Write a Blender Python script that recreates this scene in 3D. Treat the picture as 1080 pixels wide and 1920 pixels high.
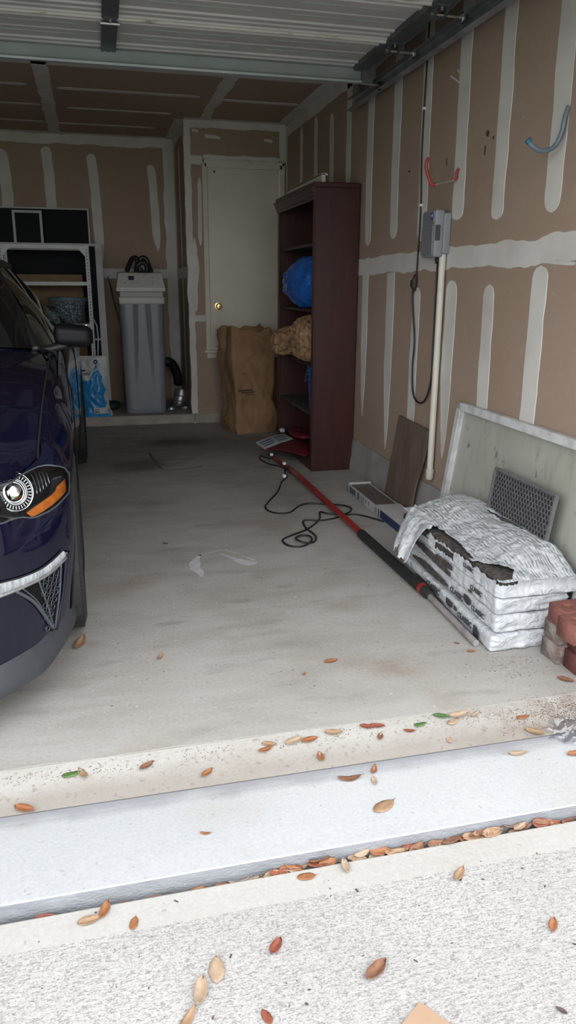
import bpy, bmesh, math, random
from mathutils import Vector, Matrix, noise
from mathutils.bvhtree import BVHTree

# ------------------------------------------------------------------ camera, world, exposure
scene = bpy.context.scene
COL = scene.collection
for _o in list(bpy.data.objects):
    bpy.data.objects.remove(_o)

cam_d = bpy.data.cameras.new('camera')
cam_d.sensor_fit = 'VERTICAL'
cam_d.sensor_height = 24.0
cam_d.lens = 24.0 * 1394.4 / 1920.0
cam_d.clip_start = 0.02
cam_d.clip_end = 200
cam = bpy.data.objects.new('camera', cam_d)
COL.objects.link(cam)
PITCH, YAW, ROLL = 0.2959, 0.24218, 0.00556
_f = Vector((math.sin(YAW) * math.cos(PITCH), math.cos(YAW) * math.cos(PITCH), -math.sin(PITCH)))
_r = Vector((math.cos(YAW), -math.sin(YAW), 0))
_u = _r.cross(_f)
_r2 = math.cos(ROLL) * _r + math.sin(ROLL) * _u
_u2 = -math.sin(ROLL) * _r + math.cos(ROLL) * _u
_m = Matrix((( _r2.x, _u2.x, -_f.x, 0), (_r2.y, _u2.y, -_f.y, 0), (_r2.z, _u2.z, -_f.z, 1.227), (0, 0, 0, 1)))
cam.matrix_world = _m
scene.camera = cam

world = bpy.data.worlds.new('overcast_sky')
scene.world = world
world.use_nodes = True
_bg = world.node_tree.nodes['Background']
_bg.inputs['Color'].default_value = (0.97, 0.985, 1.0, 1)
_bg.inputs['Strength'].default_value = 1.0

scene.view_settings.view_transform = 'Standard'
scene.view_settings.look = 'None'
scene.view_settings.gamma = 1.0
scene.view_settings.use_curve_mapping = False
scene.view_settings.exposure = 1.92
scene.cycles.diffuse_bounces = 8
scene.cycles.max_bounces = 16

rnd = random.Random(7)

# ------------------------------------------------------------------ helpers
def mat(name, col, rough=0.6, metal=0.0, col2=None, scale=8.0, stretch=(1, 1, 1), detail=5.0,
        lo=0.35, hi=0.65, bump=0.0, bscale=None, bstretch=None, coat=0.0, spec=None, alpha=None, trans=0.0, sheen=0.0, rvar=0.0):
    """Principled material with a noise mix of two colours and an optional noise bump."""
    m = bpy.data.materials.new(name)
    m.use_nodes = True
    nt = m.node_tree
    n, l = nt.nodes, nt.links
    b = n['Principled BSDF']
    b.inputs['Base Color'].default_value = (*col, 1)
    b.inputs['Roughness'].default_value = rough
    b.inputs['Metallic'].default_value = metal
    if coat: b.inputs['Coat Weight'].default_value = coat; b.inputs['Coat Roughness'].default_value = 0.04
    if spec is not None: b.inputs['Specular IOR Level'].default_value = spec
    if trans: b.inputs['Transmission Weight'].default_value = trans
    if alpha is not None: b.inputs['Alpha'].default_value = alpha
    tc = None
    def coord(st):
        nonlocal tc
        if tc is None: tc = n.new('ShaderNodeTexCoord')
        mp = n.new('ShaderNodeMapping'); mp.inputs['Scale'].default_value = st
        l.new(tc.outputs['Object'], mp.inputs['Vector'])
        return mp.outputs['Vector']
    if col2 is not None:
        nz = n.new('ShaderNodeTexNoise'); nz.inputs['Scale'].default_value = scale; nz.inputs['Detail'].default_value = detail
        l.new(coord(stretch), nz.inputs['Vector'])
        mr = n.new('ShaderNodeMapRange'); mr.inputs['From Min'].default_value = lo; mr.inputs['From Max'].default_value = hi
        l.new(nz.outputs['Fac'], mr.inputs['Value'])
        mx = n.new('ShaderNodeMix'); mx.data_type = 'RGBA'
        mx.inputs['A'].default_value = (*col, 1); mx.inputs['B'].default_value = (*col2, 1)
        l.new(mr.outputs['Result'], mx.inputs['Factor'])
        l.new(mx.outputs['Result'], b.inputs['Base Color'])
    if bump:
        nb = n.new('ShaderNodeTexNoise'); nb.inputs['Scale'].default_value = bscale or scale * 4; nb.inputs['Detail'].default_value = 4
        l.new(coord(bstretch or stretch), nb.inputs['Vector'])
        bp = n.new('ShaderNodeBump'); bp.inputs['Strength'].default_value = bump; bp.inputs['Distance'].default_value = 0.01
        l.new(nb.outputs['Fac'], bp.inputs['Height'])
        l.new(bp.outputs['Normal'], b.inputs['Normal'])
    return m

class NT:
    """small node-graph helper for the layered surfaces"""
    def __init__(s, name, rough=0.7):
        s.m = bpy.data.materials.new(name); s.m.use_nodes = True
        s.n = s.m.node_tree.nodes; s.l = s.m.node_tree.links
        s.b = s.n['Principled BSDF']; s.b.inputs['Roughness'].default_value = rough
        s.tc = s.n.new('ShaderNodeTexCoord')
    def vec(s, scale=(1, 1, 1), loc=(0, 0, 0), rot=(0, 0, 0)):
        mp = s.n.new('ShaderNodeMapping')
        mp.inputs['Scale'].default_value = scale; mp.inputs['Location'].default_value = loc; mp.inputs['Rotation'].default_value = rot
        s.l.new(s.tc.outputs['Object'], mp.inputs['Vector']); return mp.outputs['Vector']
    def noise(s, scale, detail=5, stretch=(1, 1, 1), lo=0.3, hi=0.7, loc=(0, 0, 0), rough=0.5, rot=(0, 0, 0), dist=0.0):
        nz = s.n.new('ShaderNodeTexNoise'); nz.inputs['Scale'].default_value = scale; nz.inputs['Detail'].default_value = detail
        nz.inputs['Roughness'].default_value = rough; nz.inputs['Distortion'].default_value = dist
        s.l.new(s.vec(stretch, loc, rot), nz.inputs['Vector'])
        return s.remap(nz.outputs['Fac'], lo, hi)
    def remap(s, v, lo, hi, a=0.0, b=1.0):
        mr = s.n.new('ShaderNodeMapRange')
        for k, x in (('From Min', lo), ('From Max', hi), ('To Min', a), ('To Max', b)): mr.inputs[k].default_value = x
        s.l.new(v, mr.inputs['Value']); return mr.outputs['Result']
    def mix(s, fac, a, b, blend='MIX'):
        mx = s.n.new('ShaderNodeMix'); mx.data_type = 'RGBA'; mx.blend_type = blend
        for k, x in (('Factor', fac), ('A', a), ('B', b)):
            if isinstance(x, (tuple, list)): mx.inputs[k].default_value = (*x, 1)
            elif isinstance(x, (int, float)): mx.inputs[k].default_value = x
            else: s.l.new(x, mx.inputs[k])
        return mx.outputs['Result']
    def math(s, op, a, b=None):
        m = s.n.new('ShaderNodeMath'); m.operation = op
        for i, x in enumerate((a, b)):
            if x is None: continue
            if isinstance(x, (int, float)): m.inputs[i].default_value = x
            else: s.l.new(x, m.inputs[i])
        return m.outputs[0]
    def blob(s, c, r, wob=0.35, ns=6.0, soft=0.5):
        """irregular patch: 1 inside, 0 outside; c centre, r radii (x, y)"""
        mp = s.vec((1 / r[0], 1 / r[1], 0.0001), (-c[0] / r[0], -c[1] / r[1], 0))
        ln = s.n.new('ShaderNodeVectorMath'); ln.operation = 'LENGTH'; s.l.new(mp, ln.inputs[0])
        nz = s.noise(ns, 4, lo=0.2, hi=0.8)
        d = s.math('ADD', ln.outputs['Value'], s.math('MULTIPLY', s.math('SUBTRACT', nz, 0.5), wob * 2))
        return s.remap(d, 1.0 + soft * 0.5, 1.0 - soft)
    def color(s, c): s.l.new(c, s.b.inputs['Base Color'])
    def bump(s, h, strength=0.3, dist=0.01):
        bp = s.n.new('ShaderNodeBump'); bp.inputs['Strength'].default_value = strength; bp.inputs['Distance'].default_value = dist
        s.l.new(h, bp.inputs['Height']); s.l.new(bp.outputs['Normal'], s.b.inputs['Normal'])

class MB:
    """collects vertices and faces in world space; build() links them as one mesh object"""
    def __init__(s): s.v = []; s.f = []
    def add(s, vs, fs):
        k = len(s.v); s.v += [tuple(p) for p in vs]; s.f += [tuple(i + k for i in f) for f in fs]; return s
    def box(s, x0, x1, y0, y1, z0, z1, bev=0.0, M=None, seg=1):
        if bev <= 0:
            vs = [(x, y, z) for z in (z0, z1) for y in (y0, y1) for x in (x0, x1)]
            fs = [(0, 2, 3, 1), (4, 5, 7, 6), (0, 1, 5, 4), (2, 6, 7, 3), (0, 4, 6, 2), (1, 3, 7, 5)]
        else:
            bm = bmesh.new(); bmesh.ops.create_cube(bm, size=1)
            for v in bm.verts:
                v.co = Vector(((x0 + x1) / 2 + v.co.x * (x1 - x0), (y0 + y1) / 2 + v.co.y * (y1 - y0), (z0 + z1) / 2 + v.co.z * (z1 - z0)))
            bmesh.ops.bevel(bm, geom=bm.edges[:], offset=bev, segments=seg, affect='EDGES', profile=0.5)
            bm.verts.index_update()
            vs = [v.co.copy() for v in bm.verts]; fs = [tuple(v.index for v in f.verts) for f in bm.faces]; bm.free()
        if M is not None: vs = [M @ Vector(p) for p in vs]
        return s.add(vs, fs)
    def tube(s, pts, r, n=8, cap=True, radii=None):
        pts = [Vector(p) for p in pts]; N = len(pts); rings = []
        prev = None
        for i, p in enumerate(pts):
            t = (pts[min(i + 1, N - 1)] - pts[max(i - 1, 0)])
            if t.length < 1e-9: t = Vector((0, 0, 1))
            t.normalize()
            if prev is None:
                a = Vector((0, 0, 1)) if abs(t.z) < 0.9 else Vector((1, 0, 0)); a = (a - t * a.dot(t)).normalized()
            else:
                a = prev - t * prev.dot(t)
                a = a.normalized() if a.length > 1e-6 else t.orthogonal().normalized()
            prev = a; b = t.cross(a)
            rr = radii[i] if radii else r
            rings.append([p + (a * math.cos(2 * math.pi * k / n) + b * math.sin(2 * math.pi * k / n)) * rr for k in range(n)])
        vs = [q for rg in rings for q in rg]
        fs = [(i * n + k, i * n + (k + 1) % n, (i + 1) * n + (k + 1) % n, (i + 1) * n + k) for i in range(N - 1) for k in range(n)]
        if cap: fs += [tuple(range(n - 1, -1, -1)), tuple((N - 1) * n + k for k in range(n))]
        return s.add(vs, fs)
    def lathe(s, prof, o=(0, 0, 0), axis='Z', n=32, cap=False, M=None):
        """prof: list of (radius, height) along axis"""
        vs, fs = [], []
        for r, h in prof:
            for k in range(n):
                a = 2 * math.pi * k / n; c, d = r * math.cos(a), r * math.sin(a)
                p = (c, d, h) if axis == 'Z' else ((h, c, d) if axis == 'X' else (d, h, c))
                p = Vector(p)
                if M is not None: p = M @ p
                vs.append(p + Vector(o))
        m = len(prof)
        fs = [(i * n + k, i * n + (k + 1) % n, (i + 1) * n + (k + 1) % n, (i + 1) * n + k) for i in range(m - 1) for k in range(n)]
        if cap: fs += [tuple(range(n - 1, -1, -1)), tuple((m - 1) * n + k for k in range(n))]
        return s.add(vs, fs)
    def grid(s, fn, nu, nv, keep=None):
        vs = [fn(i / nu, j / nv) for j in range(nv + 1) for i in range(nu + 1)]
        fs = []
        for j in range(nv):
            for i in range(nu):
                if keep is None or keep((i + .5) / nu, (j + .5) / nv):
                    fs.append((j * (nu + 1) + i, j * (nu + 1) + i + 1, (j + 1) * (nu + 1) + i + 1, (j + 1) * (nu + 1) + i))
        return s.add(vs, fs)
    def prism(s, poly, h):
        """poly: closed list of 3D points (planar, ccw seen from +h); extruded by vector h"""
        n = len(poly); h = Vector(h)
        vs = [Vector(p) for p in poly] + [Vector(p) + h for p in poly]
        fs = [tuple(range(n - 1, -1, -1)), tuple(range(n, 2 * n))] + [(i, (i + 1) % n, n + (i + 1) % n, n + i) for i in range(n)]
        return s.add(vs, fs)
    def build(s, name, m, parent=None, loc=None, smooth=False, solid=0.0, auto=None, flip=False, base=False):
        if loc is None:
            if parent is not None: loc = (0, 0, 0); off = ORG.get(parent.name, Vector((0, 0, 0)))
            elif base:
                xs = [p[0] for p in s.v]; ys = [p[1] for p in s.v]; zs = [p[2] for p in s.v]
                loc = Vector(((min(xs) + max(xs)) / 2, (min(ys) + max(ys)) / 2, min(zs))); off = loc
            else: loc = Vector((0, 0, 0)); off = loc
        else: loc = Vector(loc); off = loc
        me = bpy.data.meshes.new(name)
        me.from_pydata([(p[0] - off[0], p[1] - off[1], p[2] - off[2]) for p in s.v], [], s.f)
        bm = bmesh.new(); bm.from_mesh(me)
        bmesh.ops.recalc_face_normals(bm, faces=bm.faces[:])
        if flip:
            for f in bm.faces: f.normal_flip()
        bm.to_mesh(me); bm.free()
        me.materials.append(m)
        if smooth:
            for p in me.polygons: p.use_smooth = True
            if auto:
                me.set_sharp_from_angle(angle=math.radians(auto))
        o = bpy.data.objects.new(name, me); COL.objects.link(o)
        if parent is not None:
            o.parent = parent; ORG[o.name] = off
        else:
            o.location = loc; ORG[o.name] = off
        if solid:
            md = o.modifiers.new('thickness', 'SOLIDIFY'); md.thickness = solid; md.offset = 0
        return o

ORG = {}
def tag(o, label, cat, group=None):
    o['label'] = label; o['category'] = cat
    if group: o['group'] = group
    return o
def struct(o, label=None):
    o['kind'] = 'structure'
    if label: o['label'] = label
    return o
def thing(name, label, cat, loc, group=None):
    o = bpy.data.objects.new(name, None); COL.objects.link(o)
    o.empty_display_size = 0.05
    o.location = loc; ORG[o.name] = Vector(loc)
    return tag(o, label, cat, group)
def crom(pts, n=8, closed=False):
    """Catmull-Rom through points"""
    P = [Vector(p) for p in pts]; N = len(P); out = []
    rng = range(N if closed else N - 1)
    for i in rng:
        if closed: a, b, c, d = P[(i - 1) % N], P[i], P[(i + 1) % N], P[(i + 2) % N]
        else: a, b, c, d = P[max(i - 1, 0)], P[i], P[i + 1], P[min(i + 2, N - 1)]
        for k in range(n):
            t = k / n
            out.append(0.5 * ((2 * b) + (c - a) * t + (2 * a - 5 * b + 4 * c - d) * t * t + (3 * b - a - 3 * c + d) * t ** 3))
    if not closed: out.append(P[-1])
    return out
def interp(tab, x):
    """smooth-ish piecewise interpolation of a table [(x, y)]"""
    if x <= tab[0][0]: return tab[0][1]
    for i in range(len(tab) - 1):
        x0, y0 = tab[i]; x1, y1 = tab[i + 1]
        if x <= x1:
            t = (x - x0) / (x1 - x0)
            ym = tab[i - 1] if i > 0 else (2 * x0 - x1, 2 * y0 - y1)
            yp = tab[i + 2] if i + 2 < len(tab) else (2 * x1 - x0, 2 * y1 - y0)
            m0 = (y1 - ym[1]) / (x1 - ym[0]) * (x1 - x0); m1 = (yp[1] - y0) / (yp[0] - x0) * (x1 - x0)
            return (2 * t**3 - 3 * t * t + 1) * y0 + (t**3 - 2 * t * t + t) * m0 + (-2 * t**3 + 3 * t * t) * y1 + (t**3 - t * t) * m1
    return tab[-1][1]
def fbm(x, y=0.0, z=0.0, o=3):
    a, s, f = 0.0, 1.0, 1.0
    for _ in range(o):
        a += s * noise.noise(Vector((x * f, y * f, z * f))); s *= 0.5; f *= 2.0
    return a
def rbox(size, M, r, nx, ny, nz, amp=0.0, freq=8.0, seed=0, disp=None):
    """rounded box as one closed grid surface, with noise wrinkles; size = full extents"""
    hx, hy, hz = size[0] / 2, size[1] / 2, size[2] / 2
    mb = MB(); idx = {}; fs = []
    def vert(i, j, k):
        key = (i, j, k)
        if key in idx: return idx[key]
        p = Vector((-hx + 2 * hx * i / nx, -hy + 2 * hy * j / ny, -hz + 2 * hz * k / nz))
        q = Vector((max(-hx + r, min(hx - r, p.x)), max(-hy + r, min(hy - r, p.y)), max(-hz + r, min(hz - r, p.z))))
        d = p - q
        if d.length > 1e-9: d.normalize(); p = q + d * r
        if amp: p = p + d * amp * fbm(p.x * freq + seed, p.y * freq - seed, p.z * freq * 1.5)
        if disp: p = disp(p)
        idx[key] = len(mb.v); mb.v.append(tuple(M @ p)); return idx[key]
    for a in range(nx):
        for b in range(ny):
            for k in (0, nz):
                mb.f.append((vert(a, b, k), vert(a + 1, b, k), vert(a + 1, b + 1, k), vert(a, b + 1, k)))
    for a in range(nx):
        for c in range(nz):
            for j in (0, ny):
                mb.f.append((vert(a, j, c), vert(a + 1, j, c), vert(a + 1, j, c + 1), vert(a, j, c + 1)))
    for b in range(ny):
        for c in range(nz):
            for i in (0, nx):
                mb.f.append((vert(i, b, c), vert(i, b + 1, c), vert(i, b + 1, c + 1), vert(i, b, c + 1)))
    return mb
def text_mesh(txt, size, M, bold=False, depth=0.0008):
    cu = bpy.data.curves.new('lettering', 'FONT'); cu.body = txt; cu.size = size; cu.extrude = depth; cu.align_x = 'CENTER'; cu.align_y = 'CENTER'
    if bold: cu.offset = size * 0.02
    cu.resolution_u = 3
    to = bpy.data.objects.new('lettering', cu); COL.objects.link(to)
    dg = bpy.context.evaluated_depsgraph_get(); ev = to.evaluated_get(dg)
    me = ev.to_mesh()
    mb = MB(); mb.add([M @ v.co for v in me.vertices], [tuple(p.vertices) for p in me.polygons])
    ev.to_mesh_clear(); bpy.data.objects.remove(to); bpy.data.curves.remove(cu)
    return mb
def frame_M(o, x, y):
    """matrix with origin o and local x/y axes (z = x cross y)"""
    x = Vector(x).normalized(); y = Vector(y); y = (y - x * y.dot(x)).normalized(); z = x.cross(y); o = Vector(o)
    return Matrix(((x.x, y.x, z.x, o.x), (x.y, y.y, z.y, o.y), (x.z, y.z, z.z, o.z), (0, 0, 0, 1)))

# ------------------------------------------------------------------ materials of the place
def make_floor_mat():
    g = NT('garage_concrete', 0.62)
    big = g.noise(1.3, 6, lo=0.3, hi=0.7)
    c = g.mix(big, (0.27, 0.245, 0.22), (0.37, 0.35, 0.325))
    swirl = g.noise(3.2, 6, stretch=(0.8, 2.6, 1), lo=0.38, hi=0.66, dist=0.8, rot=(0, 0, 0.12))
    c = g.mix(g.math('MULTIPLY', swirl, 0.55), c, (0.43, 0.42, 0.395))
    brown = g.noise(2.4, 4, loc=(3, 1, 0), lo=0.56, hi=0.74)
    c = g.mix(g.math('MULTIPLY', brown, 0.8), c, (0.235, 0.18, 0.135))
    dark = g.noise(5.5, 5, stretch=(0.7, 2.0, 1), loc=(9, 4, 0), lo=0.58, hi=0.76)
    c = g.mix(g.math('MULTIPLY', dark, 0.6), c, (0.15, 0.135, 0.12))
    fine = g.noise(90, 3, lo=0.2, hi=0.8)
    c = g.mix(0.16, c, g.mix(fine, (0.1, 0.1, 0.1), (0.75, 0.74, 0.72)))
    for ctr, r, k in (((0.54, 6.0), (0.30, 0.17), 0.75), ((0.22, 5.25), (0.24, 0.20), 0.62), ((0.50, 6.02), (0.14, 0.06), 0.55),
                      ((0.60, 5.9), (0.75, 0.5), 0.35), ((0.0, 5.4), (0.5, 0.5), 0.3), ((1.0, 4.3), (0.3, 0.5), 0.2)):
        c = g.mix(g.math('MULTIPLY', g.blob(ctr, r), k), c, (0.055, 0.05, 0.047))
    specks = g.noise(55, 2, loc=(2, 2, 2), lo=0.70, hi=0.74)
    c = g.mix(g.math('MULTIPLY', specks, 0.6), c, (0.10, 0.07, 0.05))
    pale = g.noise(40, 2, loc=(7, 2, 2), lo=0.715, hi=0.75)
    c = g.mix(g.math('MULTIPLY', pale, 0.5), c, (0.68, 0.66, 0.62))
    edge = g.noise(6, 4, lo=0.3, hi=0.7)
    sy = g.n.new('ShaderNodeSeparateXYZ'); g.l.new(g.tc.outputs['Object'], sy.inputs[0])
    near = g.remap(g.math('ADD', sy.outputs['Y'], g.math('MULTIPLY', edge, 0.5)), 2.9, 1.95)     # blends towards a paler, more even grey at the open front
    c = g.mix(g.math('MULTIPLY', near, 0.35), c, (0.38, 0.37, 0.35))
    g.color(c)
    g.bump(g.noise(28, 6, lo=0, hi=1), 0.12, 0.01)
    return g.m
def make_apron_mat(name, a, b, warm):
    g = NT(name, 0.8)
    c = g.mix(g.noise(2.2, 6, stretch=(0.6, 1.6, 1), lo=0.35, hi=0.65), a, b)
    c = g.mix(g.math('MULTIPLY', g.noise(3.4, 4, loc=(4, 4, 0), lo=0.55, hi=0.75), 0.5), c, warm)
    c = g.mix(0.12, c, g.mix(g.noise(130, 3, lo=0.2, hi=0.8), (0.2, 0.2, 0.2), (0.9, 0.9, 0.9)))
    c = g.mix(g.math('MULTIPLY', g.noise(70, 2, loc=(1, 5, 2), lo=0.7, hi=0.74), 0.5), c, (0.22, 0.2, 0.18))
    if name == 'lip_concrete':     # brown dirt settled in the lower half of the lip
        sy = g.n.new('ShaderNodeSeparateXYZ'); g.l.new(g.tc.outputs['Object'], sy.inputs[0])
        yy_ = g.math('ADD', sy.outputs['Y'], g.math('MULTIPLY', g.noise(7, 5, stretch=(.6, 1, 1), lo=0.2, hi=0.8), 0.07))
        c = g.mix(g.math('MULTIPLY', g.remap(yy_, 1.80, 1.73), 0.55), c, (0.215, 0.185, 0.158))
        c = g.mix(g.math('MULTIPLY', g.math('MULTIPLY', g.remap(sy.outputs['X'], .75, 1.35), g.noise(16, 5, lo=0.35, hi=0.65)), 0.6), c, (0.15, 0.11, 0.085))
        c = g.mix(g.math('MULTIPLY', g.noise(60, 4, loc=(3, 9, 0), lo=0.60, hi=0.70), 0.5), c, (0.17, 0.12, 0.09))
    if name == 'apron_concrete':   # greyer along the joint with the slab lip
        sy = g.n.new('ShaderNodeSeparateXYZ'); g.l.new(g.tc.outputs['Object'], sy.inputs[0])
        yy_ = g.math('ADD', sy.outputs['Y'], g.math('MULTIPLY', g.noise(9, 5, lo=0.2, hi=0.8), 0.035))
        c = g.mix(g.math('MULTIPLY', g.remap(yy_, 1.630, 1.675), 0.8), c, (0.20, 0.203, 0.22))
    g.color(c); g.bump(g.noise(60, 5, lo=0, hi=1), 0.15, 0.006)
    return g.m
def make_broom_mat():
    g = NT('broom_finished_concrete', 0.85)
    rot = (0, 0, 0.02)
    c = g.mix(g.noise(1.6, 5, lo=0.3, hi=0.7), (0.43, 0.42, 0.412), (0.48, 0.472, 0.468))
    br = g.noise(62, 5, stretch=(0.55, 3.2, 1), lo=0.40, hi=0.62, rot=rot, rough=0.75)
    pit = g.noise(330, 3, stretch=(0.8, 1.2, 1), lo=0.42, hi=0.62)
    k = g.math('MULTIPLY', br, pit)
    c = g.mix(g.math('MULTIPLY', k, 0.85), c, (0.145, 0.135, 0.13))
    c = g.mix(g.math('MULTIPLY', g.noise(120, 2, loc=(4, 0, 0), lo=0.56, hi=0.68), 0.5), c, (0.20, 0.19, 0.185))
    pat = g.noise(1.1, 3, loc=(8, 8, 0), lo=0.45, hi=0.7)
    c = g.mix(g.math('MULTIPLY', pat, 0.22), c, (0.25, 0.245, 0.245))
    g.color(c); g.bump(g.math('SUBTRACT', 1.0, k), 0.45, 0.004)
    return g.m
def make_wall_mat(name, a, b):
    g = NT(name, 0.85)
    c = g.mix(g.noise(1.4, 5, lo=0.3, hi=0.7), a, b)
    c = g.mix(g.math('MULTIPLY', g.noise(9, 5, lo=0.55, hi=0.75), 0.18), c, (0.42, 0.36, 0.30))
    c = g.mix(g.math('MULTIPLY', g.noise(45, 2, lo=0.66, hi=0.75), 0.25), c, (0.5, 0.45, 0.4))
    g.color(c); g.bump(g.noise(120, 3, lo=0, hi=1), 0.06, 0.004)
    return g.m
M = {}
M['floor'] = make_floor_mat()
M['lip'] = make_apron_mat('lip_concrete', (0.325, 0.31, 0.282), (0.375, 0.36, 0.335), (0.27, 0.235, 0.195))
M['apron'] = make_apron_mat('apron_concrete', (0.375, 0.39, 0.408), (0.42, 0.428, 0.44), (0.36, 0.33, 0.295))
M['broom'] = make_broom_mat()
M['margin'] = make_apron_mat('driveway_margin_concrete', (0.37, 0.355, 0.33), (0.41, 0.40, 0.38), (0.34, 0.305, 0.27))
M['drywall'] = make_wall_mat('bare_drywall_paper', (0.305, 0.222, 0.166), (0.35, 0.262, 0.202))
M['drywall_ceiling'] = make_wall_mat('bare_ceiling_drywall', (0.325, 0.236, 0.178), (0.36, 0.268, 0.205))
M['mud'] = mat('joint_compound', (0.60, 0.588, 0.56), 0.8, col2=(0.49, 0.475, 0.44), scale=5, lo=0.4, hi=0.8, bump=0.15, bscale=30)
M['footing'] = mat('footing_concrete', (0.25, 0.245, 0.235), 0.85, col2=(0.35, 0.34, 0.33), scale=5, bump=0.2, bscale=40)
M['curb'] = mat('curb_concrete', (0.30, 0.27, 0.235), 0.85, col2=(0.40, 0.37, 0.33), scale=7, bump=0.2, bscale=40)
M['brickwall'] = mat('exterior_wall_paint', (0.55, 0.50, 0.45), 0.8, col2=(0.48, 0.43, 0.38), scale=6)
M['grass'] = mat('lawn_grass', (0.05, 0.10, 0.03), 0.9, col2=(0.10, 0.15, 0.05), scale=20, bump=0.4, bscale=60)
M['white_trim'] = mat('white_trim_paint', (0.63, 0.595, 0.525), 0.5, col2=(0.56, 0.53, 0.465), scale=4)
M['door_paint'] = mat('off_white_door_paint', (0.60, 0.56, 0.48), 0.42, col2=(0.56, 0.52, 0.445), scale=3)
M['black'] = mat('black_plastic', (0.012, 0.012, 0.013), 0.45)
M['rubber'] = mat('black_rubber', (0.010, 0.010, 0.0105), 0.75, col2=(0.020, 0.0195, 0.019), scale=20, bump=0.1)
M['galv'] = mat('galvanised_steel', (0.42, 0.43, 0.44), 0.38, 0.85, col2=(0.30, 0.31, 0.33), scale=14, lo=0.4, hi=0.6)
M['galv_dark'] = mat('dull_galvanised_track', (0.34, 0.36, 0.385), 0.42, 0.6, col2=(0.22, 0.235, 0.25), scale=10)
M['steel'] = mat('zinc_hardware', (0.55, 0.54, 0.52), 0.3, 0.9)
M['brass'] = mat('polished_brass', (0.75, 0.52, 0.2), 0.2, 1.0)
M['dirt'] = mat('dark_dirt', (0.06, 0.045, 0.032), 0.95, col2=(0.13, 0.095, 0.065), scale=60)

# ------------------------------------------------------------------ the setting
WX = 1.655          # inner face of the right wall
CZ = 2.54           # ceiling
BY = 7.78           # back wall
CY = 6.85           # face of closet and platform
LX = -4.05
floor_o = struct(MB().box(LX, WX + 0.15, 1.80, CY + 0.02, -0.12, 0).build('floor', M['floor']), 'stained grey garage floor slab')
# sloped lip where the slab meets the apron, apron with drop edge, driveway slab
lip = MB()
lip.grid(lambda a, b: (-5.5 + 7.6 * a, 1.80 + (0.006 + 0.010 * fbm(a * 40, 1, 0, 4)) * (b == 0) - 0.135 * b, (0.0006 if b == 0 else 0) - 0.001 * (b > 0) - 0.004 * math.sin(b * 3.14) - (0.036 * (b ** 1.3))), 500, 10)
lip.box(-5.5, 2.1, 1.665, 1.80, -0.12, -0.045)
struct(lip.build('floor_lip', M['lip'], smooth=True, auto=40), 'pale worn lip at the front of the garage slab')
ap = MB()
ap.prism([(-5.5, 1.670, -0.12), (-5.5, 1.670, -0.0405), (-5.5, 1.640, -0.0445), (-5.5, 1.393, -0.051), (-5.5, 1.3895, -0.0535), (-5.5, 1.3895, -0.12)][::-1], (7.6, 0, 0))
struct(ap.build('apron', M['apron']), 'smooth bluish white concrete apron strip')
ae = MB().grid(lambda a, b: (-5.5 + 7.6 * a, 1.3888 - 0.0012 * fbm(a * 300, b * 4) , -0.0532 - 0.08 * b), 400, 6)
struct(ae.build('apron_edge', mat('shaded_edge_concrete', (0.215, 0.228, 0.248), 0.9, col2=(0.28, 0.292, 0.315), scale=12, stretch=(1, 1, 2), bump=0.4, bscale=90)), 'grey vertical edge of the apron, shade painted in')  # darker grey than the apron top: the edge's shade is put into its colour
gapf = MB().box(-5.5, 2.1, 1.30, 1.40, -0.20, -0.128)
struct(gapf.build('gap_bed', M['dirt']), 'dirt in the gap between apron and driveway')
dm = MB().prism([(-5.5, 1.286, -0.2), (-5.5, 1.286, -0.0805), (-5.5, 1.366, -0.080), (-5.5, 1.374, -0.086), (-5.5, 1.376, -0.2)], (7.6, 0, 0))
drv = MB().box(-5.5, 2.1, -7.0, 1.286, -0.2, -0.0805)
struct(dm.build('driveway_margin', M['margin']), 'smooth troweled margin along the driveway edge')
struct(drv.build('driveway', M['broom']), 'white broom finished concrete driveway')
struct(MB().box(-40, 40, -40, 1.6, -0.4, -0.21).build('lawn', M['grass']))

struct(MB().box(WX, WX + 0.13, 1.84, BY + 0.13, 0.19, CZ + 0.05).build('wall_right', M['drywall']))
wall_right = bpy.data.objects['wall_right']
ft = MB()
ft.grid(lambda a, b: (WX - 0.012 - 0.006 * fbm(a * 22, b * 3) - 0.018 * (1 - b), 1.84 + 5.05 * a, 0.215 * b + 0.012 * fbm(a * 14, 3) * b), 120, 6)
ft.grid(lambda a, b: (WX - 0.012 - 0.006 * fbm(a * 22, 3) + 0.05 * b, 1.84 + 5.05 * a, 0.215 + 0.012 * fbm(a * 14, 3)), 120, 1)
ft.box(WX, WX + 0.13, 1.84, CY + 0.02, 0, 0.19)
struct(ft.build('trim_1', M['footing'], smooth=True, auto=40), 'rough concrete footing under the right wall')
struct(MB().box(LX, 0.79, BY, BY + 0.13, 0, CZ + 0.05).build('wall_back', M['drywall']))
wall_back = bpy.data.objects['wall_back']
struct(MB().box(LX - 0.13, LX, 1.84, BY + 0.13, 0, CZ + 0.05).build('wall_left', M['drywall']))
struct(MB().box(LX - 0.13, WX + 0.13, 1.6, BY + 0.13, CZ, CZ + 0.12).build('ceiling', M['drywall_ceiling']))
ceiling = bpy.data.objects['ceiling']
# raised platform with concrete curb face
pl = MB().box(LX, 0.80, CY + 0.0, BY, 0, 0.085, 0.006)
struct(pl.build('floor_platform', M['curb']), 'raised concrete platform along the back wall')
struct(MB().box(0.80, WX + 0.1, CY - 0.012, CY + 0.10, 0, 0.083, 0.004).build('trim_2', M['curb']), 'concrete curb under the closet wall')
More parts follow.
